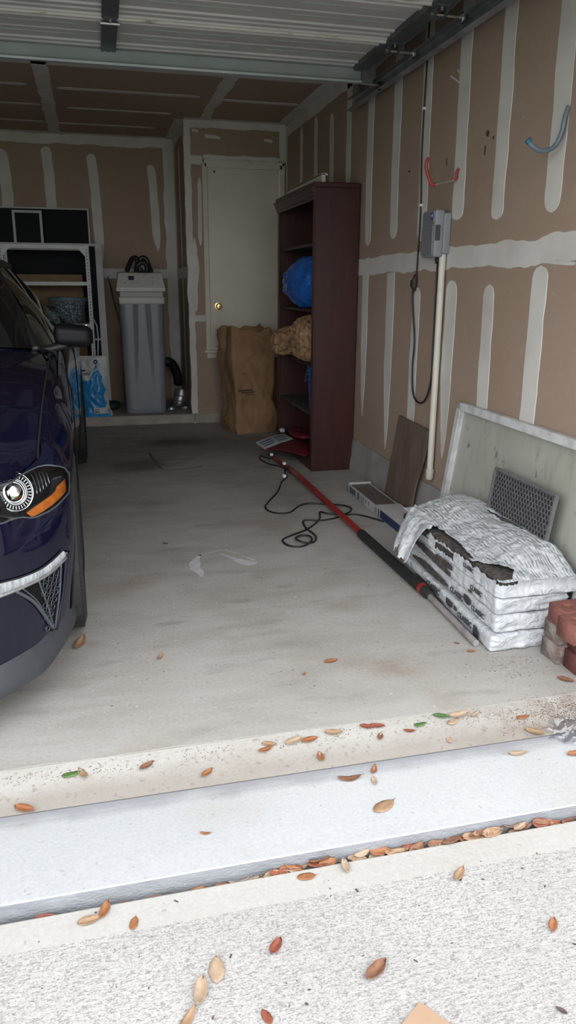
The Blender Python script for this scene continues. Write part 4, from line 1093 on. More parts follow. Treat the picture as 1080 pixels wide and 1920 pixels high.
# yard sign across the foot of the bookcase
M['sign_red'] = mat('red_sign_plastic', (0.16, 0.012, 0.022), 0.5, col2=(0.12, 0.01, 0.018), scale=8)
M['sign_white'] = mat('white_sign_paper', (0.55, 0.57, 0.62), 0.6)
M['sign_print'] = mat('blue_grey_print', (0.12, 0.15, 0.24), 0.6)
ys = thing('folded_sign', 'red sheet with a white printed strip at the foot of the bookcase', 'sign', (1.25, 5.2, 0.1))
q00, q10, q11, q01 = Vector((1.075, 5.37, .100)), Vector((1.345, 5.60, .112)), Vector((1.365, 5.36, .116)), Vector((1.10, 5.16, .092))
def quad(a, b, bend=0.0): 
    p = q00.lerp(q10, a).lerp(q01.lerp(q11, a), b); p.z += bend * math.sin(a * math.pi); return p
MB().grid(lambda a, b: quad(a, b, .008), 8, 4).build('white_strip', M['sign_white'], ys, solid=.003)
for a0, a1 in ((.06, .47), (.53, .93)):
    for b0, b1 in ((.18, .34), (.44, .56), (.66, .80)):
        MB().grid(lambda a, b: quad(a0 + (a1 - a0) * a * (.8 if b1 > .7 else 1), b0 + (b1 - b0) * b, .008) + Vector((0, 0, .0026)), 6, 1).build('print_line', M['sign_print'], ys)
r00, r10, r11, r01 = Vector((1.10, 5.16, .090)), Vector((1.365, 5.40, .112)), Vector((1.46, 4.98, .108)), Vector((1.325, 4.87, .098))
def redq(a, b):
    p = r00.lerp(r10, a).lerp(r01.lerp(r11, a), b); p.z += .012 * math.sin(b * math.pi) + .004 * math.sin(a * 9 + b * 5); return p
MB().grid(redq, 10, 14).build('red_sheet', M['sign_red'], ys, solid=.003, smooth=True)
tag(lump((.17, .34, .035), (1.48, 5.58, .097), 22.0, .008, 14, 24).build('red_cloth', M['sign_red'], smooth=True, auto=50, base=True), 'dark red crumpled cloth at the bottom of the bookcase', 'cloth')
tag(lump((.026, .05, .020), (1.372, 5.765, .097), 25.0, .008, 40, 12).build('paper_scrap', M['sign_white'], smooth=True, auto=40, base=True), 'small white paper scrap at the front of the lowest bookcase shelf', 'paper')
# tall paper yard bag
yb = thing('yard_waste_bag', 'tall brown paper yard bag standing open by the closet', 'bag', (1.24, 6.40, 0))
def rrect(t, hw, hd, r):
    """point on a rounded rectangle, t 0..1 evenly along the perimeter, starting mid right side"""
    a, b = hd - r, hw - r; q = math.pi * r / 2; P = 4 * (a + b + q); d = (t % 1.0) * P
    segs = [(a, 0), (q, 1), (2 * b, 0), (q, 1), (2 * a, 0), (q, 1), (2 * b, 0), (q, 1), (a, 0)]
    st = [((hw, 0), (0, 1)), ((b, a), 0), ((b, hd), (-1, 0)), ((-b, a), 1), ((-hw, a), (0, -1)), ((-b, -a), 2), ((-b, -hd), (1, 0)), ((b, -a), 3), ((hw, -a), (0, 1))]
    for (l, arc), (o_, dr) in zip(segs, st):
        if d <= l + 1e-9:
            if arc:
                an = dr * math.pi / 2 + d / r; return o_[0] + r * math.cos(an), o_[1] + r * math.sin(an)
            return o_[0] + dr[0] * d, o_[1] + dr[1] * d
        d -= l
    return hw, 0
def ybag(a, b, inner=0.0):
    px, py = rrect(a, .185 - inner, .150 - inner, .018)
    z = .875 * b
    an = math.atan2(py, px)
    nx, ny = px / .185, py / .150; ln = math.hypot(nx, ny); nx /= ln; ny /= ln
    f = .010 * (1 - 2 * abs(noise.noise(Vector((px * 8 + z * 3, py * 8, z * 5))))) + .006 * (1 - 2 * abs(noise.noise(Vector((px * 15 - z * 8, py * 15 + 7, z * 14))))) + .012 * noise.noise(Vector((px * 4, py * 4, z * 6 + 2)))
    f += .014 * math.sin(b * 8 + 2) - .02 * max(0, .08 - b) * 8 + .022 * math.exp(-((b - .13) / .09) ** 2)
    if abs(px) > .17 and b > .3: f -= .035 * (b - .3) * math.exp(-(py / .05) ** 2)     # gusset fold on the sides
    px += nx * f; py += ny * f
    if b > .9: z += .022 * math.sin(an * 2 + 1) * (b - .9) * 10 + .012 * math.sin(an * 7) * (b - .9) * 10
    ca, sa = math.cos(.26), math.sin(.26)
    x, y = px * ca - py * sa, px * sa + py * ca
    return (1.235 + x - .035 * b, 6.42 + y + .05 * b, max(0.0, z))
yb_m = MB().grid(lambda a, b: ybag(a, b), 200, 90)
yb_m.grid(lambda a, b: ybag(a, 1 - .55 * b, .006 + .012 * b), 200, 14)
yb_m.add([ybag(i / 200, 0) for i in range(200)], [tuple(range(200))])
yb_m.build('bag_shell', M['kraft'], yb, smooth=True, auto=60)
M['bag_ink'] = mat('dark_bag_print', (0.07, 0.045, 0.025), 0.8)
for z, x0, x1, h in ((.345, 1.13, 1.25, .010), (.362, 1.10, 1.24, .012), (.330, 1.17, 1.25, .006), (.50, 1.14, 1.19, .003), (.512, 1.14, 1.18, .003)):
    def onbag(x, zz):
        best = min(((abs(ybag(a / 400, zz / .885)[0] - x), ybag(a / 400, zz / .885)[1]) for a in range(225, 330)), key=lambda t: t[0]); return best[1] - .004
    n_ = 8; vs = []
    for i in range(n_ + 1):
        x = x0 + (x1 - x0) * i / n_
        for dz in (0, h): vs.append((x, onbag(x, z + dz), z + dz))
    MB().add(vs, [(2 * i, 2 * i + 2, 2 * i + 3, 2 * i + 1) for i in range(n_)]).build('print_line', M['bag_ink'], yb)

# ------------------------------------------------------------------ along the right wall: board, carton, tray, screen, shingles, bricks
M['board'] = mat('weathered_brown_board', (0.105, 0.072, 0.056), 0.75, col2=(0.15, 0.11, 0.09), scale=7, stretch=(3, 3, .6), bump=0.12, bscale=30)
bd = MB()
def board(a, b, k):
    # a along the bottom (far -> near), b up the lean; k thickness side
    y0, y1 = 4.03, 3.62; ytop0, ytop1 = 3.965, 3.555
    y = (y0 + (y1 - y0) * a) + ((ytop0 - y0) + ((ytop1 - ytop0) - (y1 - y0)) * a) * b
    if a > .9: y += .018 * math.sin(b * 5.5)
    x = 1.592 + (1.640 - 1.592) * b - .010 * k
    return (x, y, .505 * b * (1 + .02 * (1 - a)) + .002)
bd.grid(lambda a, b: board(a, b, 0), 12, 14); bd.grid(lambda a, b: board(a, b, 1), 12, 14)
for a in (0, 1): bd.grid(lambda t, b, a=a: board(a, b, t), 1, 14)
for b in (0, 1): bd.grid(lambda a, t, b=b: board(a, b, t), 12, 1)
tag(bd.build('plywood_board', M['board'], base=True), 'brown wooden board leaning on the right wall beside the conduit', 'board')

M['carton'] = mat('white_carton', (0.50, 0.50, 0.51), 0.6, col2=(0.42, 0.41, 0.41), scale=10)
M['carton_blue'] = mat('navy_carton_print', (0.012, 0.03, 0.085), 0.5)
M['carton_ink'] = mat('grey_carton_print', (0.10, 0.10, 0.11), 0.6)
M['carton_grey'] = mat('light_grey_print', (0.26, 0.265, 0.28), 0.6)
M['laminate'] = mat('dark_walnut_laminate', (0.085, 0.064, 0.058), 0.42, col2=(0.135, 0.105, 0.096), scale=9, stretch=(6, .7, 1))
ct = thing('flooring_carton', 'long white flooring carton with a navy printed end', 'carton', (1.49, 3.65, 0))
KX0, KX1, KY0, KY1, KH = 1.428, 1.566, 3.05, 4.235, .058
MB().box(KX0, KX1, KY0, KY1, 0, .004).build('carton_base', M['carton'], ct)
MB().box(KX0, KX0 + .004, KY0, KY1, .002, KH).build('carton_side', M['carton'], ct)
MB().box(KX1 - .004, KX1, KY0, KY1, .002, KH - .004).build('carton_side', M['carton'], ct)
MB().box(KX0, KX1 + .01, KY1 - .005, KY1, .002, KH + .003).build('carton_end', M['carton'], ct)
MB().box(KX0 - .0005, KX1 + .002, KY0, 3.74, KH - .002, KH + .002).build('carton_lid', M['carton'], ct)
MB().box(KX0 - .0012, KX0, KY0, 3.67, .008, KH - .006).build('navy_print', M['carton_blue'], ct)
for y0, y1, z0, z1, m in ((3.685, 3.70, .006, .052, 'carton_ink'), (3.72, 3.76, .012, .046, 'carton_grey'), (3.85, 3.862, .022, .044, 'carton_ink'), (3.90, 3.912, .020, .044, 'carton_ink'), (3.93, 4.00, .012, .048, 'carton_grey'),
                          (4.02, 4.06, .008, .050, 'carton_ink'), (4.09, 4.20, .010, .048, 'carton_ink')):
    MB().box(KX0 - .0012, KX0, y0, y1, z0, z1).build('printed_block', M[m], ct)
for i, (x0, x1) in enumerate(((KX0 + .006, KX0 + .132),)):
    tag(MB().box(x0, x1, 3.12, KY1 - .007, .005, KH - .008, .001).build('laminate_plank', M['laminate'], base=True), 'dark walnut laminate flooring showing in the open carton', 'flooring')

# tray leaning on the wall
def make_tray_mat():
    g = NT('mildewed_white_plastic', 0.55)
    c = g.mix(g.noise(3, 5, lo=0.3, hi=0.7), (0.34, 0.345, 0.30), (0.43, 0.43, 0.39))
    c = g.mix(g.math('MULTIPLY', g.noise(2.0, 4, loc=(3, 0, 1), lo=0.5, hi=0.75), 0.45), c, (0.31, 0.32, 0.235))
    c = g.mix(g.math('MULTIPLY', g.noise(26, 4, stretch=(1, 1, .5), lo=0.63, hi=0.72), 0.8), c, (0.09, 0.095, 0.075))
    c = g.mix(g.math('MULTIPLY', g.noise(12, 5, stretch=(1, 1.6, .45), lo=0.56, hi=0.78), 0.5), c, (0.14, 0.145, 0.12))
    g.color(c); return g.m
M['tray'] = make_tray_mat()
M['tray_rim'] = mat('chalky_white_rim', (0.56, 0.57, 0.57), 0.6, col2=(0.36, 0.37, 0.36), scale=16, lo=0.45, hi=0.75)
ty = thing('plastic_tray', 'mildewed white plastic tray leaning on edge against the wall', 'tray', (1.61, 2.6, 0))
TL = math.atan2(.046, .70)
def TP(y, h, d):
    """point on the leaning tray: y along, h up the slope, d out of the back plane towards the room; slight skew as it stands"""
    return (1.603 + .046 * h / .70 - d * math.cos(TL), y - .10 * (h / .7 - 1) * (1 if y > 2.6 else 0.4) * .8, h * math.cos(TL) + d * math.sin(TL))
Y0, Y1, TH = 2.09, 3.215, .705
MB().grid(lambda a, b: TP(Y0 + (Y1 - Y0) * a, TH * b, .004), 20, 12).build('tray_floor', M['tray'], ty, solid=.004)
def rim(mb, ya, yb, ha, hb):
    c = [(ya, ha), (yb, ha), (yb, hb), (ya, hb)]
    vs = [TP(y, h, 0.0) for y, h in c] + [TP(y, h, .034) for y, h in c]
    mb.add(vs, [(0, 1, 2, 3), (4, 5, 6, 7), (0, 1, 5, 4), (1, 2, 6, 5), (2, 3, 7, 6), (3, 0, 4, 7)])
for ya, yb, ha, hb in ((Y0, Y1, TH - .030, TH), (Y0, Y1, 0, .03), (Y1 - .032, Y1, .0, TH), (Y0, Y0 + .032, 0, TH)):
    r_ = MB(); rim(r_, ya, yb, ha, hb); r_.build('tray_rim', M['tray_rim'], ty)
# inner bevel strip catching the light
for (ya, ha), (yb, hb) in (((Y1 - .034, .02), (Y1 - .034, TH - .04)), ((Y0 + .03, TH - .032), (Y1 - .03, TH - .032))):
    MB().tube([TP(ya, ha, .03), TP(yb, hb, .03)], .004, 6).build('rim_edge', M['tray_rim'], ty)

# small perforated metal screen leaning on the tray
M['screen_metal'] = mat('grey_expanded_metal', (0.21, 0.205, 0.21), 0.5, 0.35, col2=(0.15, 0.15, 0.155), scale=30)
M['screen_dark'] = mat('screen_shadow_backing', (0.028, 0.028, 0.03), 0.8)
gs = thing('mesh_filter', 'small grey honeycomb metal screen leaning on the plastic tray', 'screen', (1.55, 2.55, .29))
SA, SB, SC = Vector((1.573, 2.735, .500)), Vector((1.573, 2.295, .500)), Vector((1.548, 2.735, .318))
su_, sv_ = SB - SA, SC - SA; sn_ = sv_.cross(su_).normalized()
if sn_.x > 0: sn_ = -sn_
def SP(a, b, d=0.0): return SA + su_ * a + sv_ * b + sn_ * d
MB().add([SP(0, 0, -.006), SP(1, 0, -.006), SP(1, 1, -.006), SP(0, 1, -.006)], [(0, 1, 2, 3)]).build('backing', M['screen_dark'], gs, solid=.002)
LU, LV = su_.length, sv_.length
def bar(mb, p, q, w, d0, d1):
    t = (q - p).normalized(); s_ = sn_.cross(t) * w
    vs = [p - s_ + sn_ * d0, p + s_ + sn_ * d0, q + s_ + sn_ * d0, q - s_ + sn_ * d0, p - s_ + sn_ * d1, p + s_ + sn_ * d1, q + s_ + sn_ * d1, q - s_ + sn_ * d1]
    mb.add(vs, [(3, 2, 1, 0), (4, 5, 6, 7), (0, 1, 5, 4), (1, 2, 6, 5), (2, 3, 7, 6), (3, 0, 4, 7)])
for p, q in (((0, 0), (1, 0)), ((1, 0), (1, 1)), ((1, 1), (0, 1)), ((0, 1), (0, 0))):
    fb = MB(); bar(fb, SP(*p), SP(*q), .005, -.008, .006); fb.build('screen_frame', M['screen_metal'], gs)
hc = MB(); R0 = .0122
cx_ = R0 * math.sqrt(3); ny = int(LV / (1.5 * R0)); nx = int(LU / cx_)
for j in range(ny + 1):
    for i in range(nx + 1):
        cu, cv = i * cx_ + (cx_ / 2 if j % 2 else 0), j * 1.5 * R0
        for k in (0, 1, 2):
            a0, a1 = math.pi / 6 + k * math.pi / 3, math.pi / 6 + (k + 1) * math.pi / 3
            p = (cu + R0 * math.cos(a0), cv + R0 * math.sin(a0)); q = (cu + R0 * math.cos(a1), cv + R0 * math.sin(a1))
            if all(0 < t[0] < LU and 0 < t[1] < LV for t in (p, q)): bar(hc, SP(p[0] / LU, p[1] / LV), SP(q[0] / LU, q[1] / LV), .0017, -.002, .002)
hc.build('honeycomb', M['screen_metal'], gs)['kind'] = 'stuff'

# ---- shingle bundles
def make_wrap_mat(name, print_amt):
    g = NT(name, 0.42)
    c = g.mix(g.noise(5, 5, lo=0.3, hi=0.7), (0.47, 0.495, 0.525), (0.57, 0.592, 0.612))
    c = g.mix(g.math('MULTIPLY', g.noise(7, 5, stretch=(1.5, .6, 1.5), loc=(2, 2, 2), lo=0.56, hi=0.7), 0.55), c, (0.27, 0.285, 0.31))
    if print_amt:
        wv = g.n.new('ShaderNodeTexWave'); wv.bands_direction = 'X'; wv.inputs['Scale'].default_value = 26; wv.inputs['Distortion'].default_value = 5.0; wv.inputs['Detail Scale'].default_value = 1.5
        g.l.new(g.vec((1, .25, 1), rot=(0, 0, .04)), wv.inputs['Vector'])
        ln = g.math('MULTIPLY', g.remap(wv.outputs['Fac'], .62, .86), g.noise(46, 3, stretch=(1.0, .55, 1), lo=0.40, hi=0.54))
        blk = g.noise(5.0, 3, stretch=(1.4, .6, 1), loc=(1, 3, 0), lo=0.38, hi=0.50)
        c = g.mix(g.math('MULTIPLY', g.math('MULTIPLY', ln, blk), print_amt), c, (0.09, 0.10, 0.12))
    rg = g.math('ABSOLUTE', g.noise(16, 3, stretch=(1, .6, 1.6), lo=0.5, hi=0.8, rot=(.5, .3, .4), dist=.6))
    g.color(c); g.bump(g.math('ADD', g.math('MULTIPLY', rg, 0.8), g.noise(30, 4, lo=0, hi=1)), 0.6, 0.016)
    return g.m
M['wrap'] = make_wrap_mat('white_plastic_wrap', 0.0)
M['wrap_print'] = make_wrap_mat('printed_white_plastic_wrap', 0.75)
M['shingle'] = mat('asphalt_shingle', (0.035, 0.031, 0.029), 0.95, col2=(0.10, 0.085, 0.075), scale=60, lo=0.4, hi=0.65, bump=0.5, bscale=200)
M['shingle_brown'] = mat('brown_asphalt_shingle', (0.11, 0.09, 0.075), 0.95, col2=(0.19, 0.16, 0.135), scale=80, lo=0.4, hi=0.65, bump=0.5, bscale=200)
M['ink'] = mat('black_wrap_print', (0.035, 0.037, 0.042), 0.6)
QX0, QX1, QY0, QY1, HB = 1.262, 1.545, 2.112, 2.93, .063
lab = ['bottom shingle bundle in white plastic, lying on the garage floor', 'second shingle bundle up in the white wrapped stack', 'third shingle bundle up, with black torn strips along its side', 'top shingle bundle with a torn printed white wrapper']
def blackstrip(mb, x, pts, seed):
    """torn dark strip on the left face: pts = list of (y, z_low, z_high)"""
    vs = []; 
    C = crom([(p[0], p[1], p[2]) for p in pts], 8)
    for i, p in enumerate(C):
        vs += [(x, p.x, p.y + .003 * fbm(p.x * 60, seed)), (x, p.x, p.z + .003 * fbm(p.x * 60, seed + 4))]
    mb.add(vs, [(2 * i, 2 * i + 2, 2 * i + 3, 2 * i + 1) for i in range(len(C) - 1)])
bundles = []
for k in range(4):
    dx = (0.0, .010, .004, .014)[k]; dy = (0.0, .012, .020, .035)[k]
    z0 = .001 + k * (HB + .0015)
    b = thing('shingle_bundle', lab[k], 'shingles', (1.41, 2.57, z0), 'wrapped shingle bundles'); bundles.append(b)
    sx, sy = QX1 - QX0, QY1 - QY0
    def dsp(p, k=k, sx=sx, sy=sy):
        edge = max(0.0, (abs(p.z) / (HB / 2)))
        sag = .006 * math.sin(p.y * 5 + k * 2) * (1 if k else 0)
        w = .008 * (1 - 2 * abs(noise.noise(Vector((p.x * 7 + p.z * 18 + k * 7, p.y * 11, p.z * 34 - p.x * 5 + k))))) + .004 * noise.noise(Vector((p.x * 30, p.y * 30, p.z * 60 + k)))
        q = p.copy()
        if abs(p.y) > sy / 2 - .03: q.y += math.copysign(w * 1.2, p.y)
        if abs(p.x) > sx / 2 - .03: q.x += math.copysign(w * .5, p.x)
        q.x += .010 * math.sin(p.y * 3.1 + k)
        return q
    core = rbox((sx, sy, HB), Matrix.Translation(((QX0 + QX1) / 2 + dx, (QY0 + QY1) / 2 + dy, z0 + HB / 2)), .014, 30, 90, 10, disp=dsp)
    if k < 3:
        core.build('wrapper', M['wrap'], b, smooth=True)
    else:
        core.build('shingles', M['shingle'], b, smooth=True)
# side prints and torn strips (left face, facing the car)
xl = QX0 - .012
def side_strip(k, pts, seed, m='shingle', name='torn_strip'):
    mb = MB(); z0 = .001 + k * (HB + .0015)
    blackstrip(mb, 0, [(y, z0 + a, z0 + c) for y, a, c in pts], seed)
    # drop on to the bundle face
    out = []
    for x, y, z in mb.v: out.append((QX0 + (0.0, .010, .004, .014)[k] + .010 * math.sin((y - 2.57 - (0.0, .012, .020, .035)[k]) * 3.1 + k) - .0075, y, z))
    mb.v = out; mb.build(name, M[m], bundles[k])
def side_text(k, txt, y, z, size, bold=True):
    x = QX0 + (0.0, .010, .004, .014)[k] + .010 * math.sin((y - 2.57) * 3.1 + k) - .0085
    text_mesh(txt, size, frame_M((x, y, .001 + k * (HB + .0015) + z), (0, -1, 0), (0, 0, 1)), bold).build('lettering', M['ink'], bundles[k])
side_strip(0, [(2.80, .030, .036), (2.66, .022, .040), (2.5, .010, .020), (2.36, .004, .010)], 1)
side_strip(0, [(2.47, .036, .060), (2.44, .030, .060), (2.41, .040, .058)], 2, 'ink', 'dark_print')
side_strip(0, [(2.23, .010, .055), (2.20, .006, .050), (2.185, .012, .03)], 3, 'ink', 'dark_print')
side_text(0, 'CLASSIC', 2.60, .044, .034); side_text(0, 'CLASSIC', 2.30, .038, .030)
side_strip(1, [(2.86, .020, .030), (2.74, .012, .045), (2.60, .010, .040), (2.50, .020, .030)], 4)
side_strip(1, [(2.36, .030, .056), (2.33, .022, .056), (2.30, .030, .05)], 5, 'ink', 'dark_print')
side_text(1, 'CLASSIC', 2.42, .026, .030); side_text(1, 'CLASSIC', 2.24, .030, .026)
side_strip(2, [(2.84, .036, .046), (2.70, .020, .052), (2.58, .010, .040), (2.48, .006, .022)], 6)
side_strip(2, [(2.62, .044, .056), (2.54, .034, .060), (2.47, .036, .056)], 7)
side_strip(2, [(2.33, .012, .02), (2.31, .010, .024), (2.30, .014, .02)], 8)
side_text(2, 'CLASSIC', 2.76, .050, .022); side_text(2, 'CLASSIC', 2.27, .036, .024)
# the yellow mark and printed frame low on the stack
side_strip(0, [(2.40, .040, .054), (2.385, .038, .056), (2.37, .042, .052)], 9)
# wrapper pieces of the top bundle
tb = bundles[3]; zt = .001 + 3 * (HB + .0015) + HB
tw = MB()
def topz(x, y):
    sst = lambda t: (lambda q: q * q * (3 - 2 * q))(max(0.0, min(1.0, t)))
    z = zt + .003 + .062 * sst((x - 1.275) / .22) * sst((y - 2.115) / .17) * (1 - .25 * sst((y - 2.75) / .25)) + .012 * sst((y - 2.6) / .3)
    z += .005 * (1 - 2 * abs(noise.noise(Vector((x * 11, y * 7, 1.0))))) + .004 * noise.noise(Vector((x * 26, y * 26, 3))) + .0025 * (1 - 2 * abs(noise.noise(Vector((x * 34 + y * 12, y * 14, 7)))))
    return z
TX0, TX1, TY0, TY1 = 1.266, 1.584, 2.120, 2.97
def topsheet(a, b):
    x = TX0 + (TX1 - TX0) * a; y = TY0 + (TY1 - TY0) * b
    z = topz(x, y)
    if a > .93: z -= .02 * ((a - .93) / .07)
    if b < .05: z -= .006 * (1 - b / .05)
    return (x + .01 * fbm(y * 6, 4) * (a < .02), y, z)
def keep_top(a, b):
    x = TX0 + (TX1 - TX0) * a; y = TY0 + (TY1 - TY0) * b
    r = .006 * fbm(y * 30, 3, 0, 3)
    if y > 2.34 and x < 1.288 + .022 * math.sin(min(1, (y - 2.34) / .5) * math.pi) + r and y < 2.80: return False
    if 2.135 < y < 2.31 and x < 1.278 + .085 * (1 - abs(y - 2.19) / .13) + r: return False
    d = abs((x - 1.535) * .96 + (y - 2.60) * .06)
    if 2.42 < y < 2.72 and d < .011 * math.sin((y - 2.42) / .30 * math.pi) + .006 * fbm(y * 20, 9): return False
    return True
tw.grid(topsheet, 130, 300, keep_top)
tw.build('torn_wrapper', M['wrap_print'], tb, smooth=True, solid=.0012)
# front and side skirts of the top wrapper
sk = MB()
def skirt_front(a, b):
    x = 1.272 + .305 * a; z = zt - .002 - (HB - .004) * b
    return (x, 2.136 - .008 * b - .006 * (1 - 2 * abs(noise.noise(Vector((x * 12, 0, z * 24))))) + .02 * (1 - min(1, a * 12)) ** 2, z)
sk.grid(skirt_front, 160, 44, lambda a, b: not (a < .25 and b < .25 + .1 * fbm(a * 40, 2)))
def skirt_side(a, b):
    y = 2.145 + .78 * a; z = zt - .003 - .010 * fbm(y * 18, 5) * (1 - b) - (HB - .006) * b
    return (1.268 - .003 * (1 - 2 * abs(noise.noise(Vector((0, y * 14, z * 20))))) + .010 * math.sin((y - 2.60) * 3.1 + 3) * .6, y, z)
sk.grid(skirt_side, 320, 44, lambda a, b: b > .12 + .22 * fbm(a * 20, 8) and not (.42 < a < .62 and .30 < b < .75 + .2 * fbm(a * 30, 1)))
sk.build('wrapper_skirt', M['wrap'], tb, smooth=True, solid=.001)
# torn flap falling over the left edge
def flap(a, b):
    """a across the flap, b from the root on top to the ragged tip"""
    root0, root1 = Vector((1.315, 2.70, zt + .018)), Vector((1.315, 2.96, zt + .030))
    tip0, tip1 = Vector((1.120, 2.60, .135)), Vector((1.150, 2.80, .165))
    p = root0.lerp(root1, a).lerp(tip0.lerp(tip1, a), b)
    p.z += .050 * math.sin(b * math.pi) * (1 - .4 * a) + .014 * math.sin(a * 9 + b * 3) * b + .010 * (1 - 2 * abs(noise.noise(Vector((a * 4, b * 5, 2)))))
    p.x += .02 * fbm(a * 6, 2) * b; p.y += .012 * fbm(a * 5, b * 5, 7)
    return p
fl = MB().grid(flap, 26, 34, lambda a, b: b < .93 + .12 * fbm(a * 9, 3))
fl.build('torn_flap', M['wrap'], tb, smooth=True, solid=.0012)
def flap2(a, b):
    root0, root1 = Vector((1.33, 2.90, zt + .02)), Vector((1.46, 2.94, zt + .03))
    tip0, tip1 = Vector((1.390, 3.26, .082)), Vector((1.46, 3.20, .086))
    p = root0.lerp(root1, a).lerp(tip0.lerp(tip1, a), b); p.z += .02 * math.sin(b * math.pi) + .006 * fbm(a * 6, b * 6, 3); return p
MB().grid(flap2, 14, 14, lambda a, b: b < .9 + .15 * fbm(a * 9, 5)).build('torn_flap', M['wrap'], tb, smooth=True, solid=.0012)
text_mesh('CLASSIC', .034, frame_M((1.2635, 2.755, zt - .022), (0, -1, 0), (0, 0, 1)), True).build('lettering', M['ink'], tb)
for y, z, s_ in ((2.33, zt - .024, .022), (2.53, zt - .030, .014)):
    text_mesh('CLASSIC', s_, frame_M((1.2605, y, z), (0, -1, 0), (0, 0, 1)), True).build('lettering', M['ink'], tb)
# loose shingles poking out of the back of the stack
for i, (x, y, z, rz) in enumerate(((1.530, 3.20, .0865, .30), (1.525, 3.21, .0765, .16), (1.52, 3.22, .0665, .05))):
    R_ = Matrix.Translation((x, y, z)) @ Matrix.Rotation(rz, 4, 'Z') 
    tag(MB().box(-.030, .030, -.14, .14, -.0042, .0042, .001, M=R_).build('loose_shingle', M['shingle_brown'], base=True),
        ('topmost loose brown shingle strip lying on the flooring carton', 'middle loose brown shingle strip on the flooring carton', 'lowest loose brown shingle strip, flat on the flooring carton')[i], 'shingle', 'loose shingles')

# ---- bricks
def brick_mesh(name, holes=True):
    cu = bpy.data.curves.new('b', 'CURVE'); cu.dimensions = '2D'; cu.fill_mode = 'BOTH'; cu.extrude = .0325; cu.bevel_depth = .002; cu.bevel_resolution = 0; cu.offset = -.002
    def spl(pts):
        s_ = cu.splines.new('POLY'); s_.points.add(len(pts) - 1)
        for p, q in zip(s_.points, pts): p.co = (q[0], q[1], 0, 1)
        s_.use_cyclic_u = True
    spl([(-.097, -.046), (.097, -.046), (.097, .046), (-.097, .046)])
    if holes:
        for cx in (-.06, 0, .06): spl([(cx + .0165 * math.cos(a), .0165 * math.sin(a)) for a in [-k * math.pi / 7 for k in range(14)]])
    to = bpy.data.objects.new('b', cu); COL.objects.link(to)
    dg = bpy.context.evaluated_depsgraph_get(); me = bpy.data.meshes.new_from_object(to.evaluated_get(dg)); bpy.data.objects.remove(to)
    me.name = name
    return me
M['brick'] = mat('red_clay_brick', (0.135, 0.036, 0.031), 0.85, col2=(0.095, 0.026, 0.024), scale=18, bump=0.5, bscale=60)
M['brick_pale'] = mat('pale_salmon_brick', (0.215, 0.082, 0.064), 0.85, col2=(0.155, 0.05, 0.043), scale=16, bump=0.5, bscale=60)
M['brick_grey'] = mat('mortar_stained_brick', (0.14, 0.095, 0.085), 0.95, col2=(0.24, 0.21, 0.19), scale=26, lo=0.4, hi=0.62, bump=0.8, bscale=50)
for i, (x, y, z, rz, m, l) in enumerate((
        (1.523, 2.026, .0345, .02, 'brick_grey', 'mortar stained brick at the bottom of the pile by the shingles'),
        (1.530, 2.030, .1015, -.01, 'brick_grey', 'mortar stained brick in the middle of the pile by the shingles'),
        (1.522, 2.008, .1685, .05, 'brick_pale', 'cored red brick on top of the pile, next to the shingles'),
        (1.545, 1.925, .0345, .03, 'brick', 'dark red brick on the ground at the front of the pile'),
        (1.555, 1.925, .1015, -.02, 'brick', 'dark red brick under the foremost top brick of the pile'),
        (1.489, 1.905, .1685, .045, 'brick_pale', 'foremost cored red brick on top of the pile'))):
    me = brick_mesh('brick_%d' % i); me.materials.clear(); me.materials.append(M[m])
    o = bpy.data.objects.new('brick', me); COL.objects.link(o); o.location = (x, y, z); o.rotation_euler = (0, 0, rz)
    tag(o, l, 'brick', 'bricks piled by the door jamb')
# ------------------------------------------------------------------ pole and cord on the floor
M['pole_red'] = mat('red_painted_pole', (0.30, 0.022, 0.020), 0.38, col2=(0.22, 0.018, 0.018), scale=30)
M['pole_worn'] = mat('worn_pink_sticker', (0.34, 0.15, 0.12), 0.6, col2=(0.22, 0.06, 0.05), scale=40)
M['foam'] = mat('black_foam_grip', (0.012, 0.012, 0.013), 0.75, bump=0.2, bscale=150)
M['pole_grey'] = mat('dusty_grey_tube', (0.30, 0.27, 0.27), 0.5, col2=(0.20, 0.18, 0.18), scale=20)
def PX(y): return 1.196 + (4.80 - y) * (1.232 - 1.196) / (4.80 - 2.62)
po = thing('pole_pruner', 'long red pole with a black foam grip lying on the floor', 'pole', (1.21, 3.6, 0))
MB().tube([(PX(4.78), 4.78, .033), (PX(3.37), 3.37, .027)], .0165, 16).build('red_pole', M['pole_red'], po, smooth=True, auto=40)
MB().tube([(PX(4.70), 4.70, .0327), (PX(4.58), 4.58, .0322)], .0170, 16).build('worn_sticker', M['pole_worn'], po, smooth=True, auto=40)
MB().tube([(PX(3.40), 3.40, .024), (PX(3.38), 3.38, .024), (PX(3.34), 3.34, .024), (PX(2.68), 2.68, .024), (PX(2.65), 2.65, .024)], .023, 18, radii=[.018, .023, .0235, .0235, .0235]).build('foam_grip', M['foam'], po, smooth=True, auto=40)
MB().tube([(PX(2.65), 2.655, .024), (PX(2.63), 2.63, .024)], .0238, 18).build('red_ring', M['pole_red'], po, smooth=True, auto=40)
MB().tube([(PX(2.63), 2.632, .024), (PX(2.61), 2.60, .024), (PX(2.58), 2.575, .024)], .025, 18, radii=[.022, .024, .017]).build('end_collar', M['rubber'], po, smooth=True, auto=40)
MB().tube([(PX(2.6) + .004, 2.60, .017), (1.224, 2.16, .015)], .0125, 12).build('inner_tube', M['pole_grey'], po, smooth=True, auto=40)
MB().tube([(PX(4.86), 4.86, .026), (PX(4.78), 4.78, .025), (PX(4.76), 4.76, .025)], .021, 14, radii=[.013, .021, .0205]).build('clamp_collar', M['black'], po, smooth=True, auto=40)
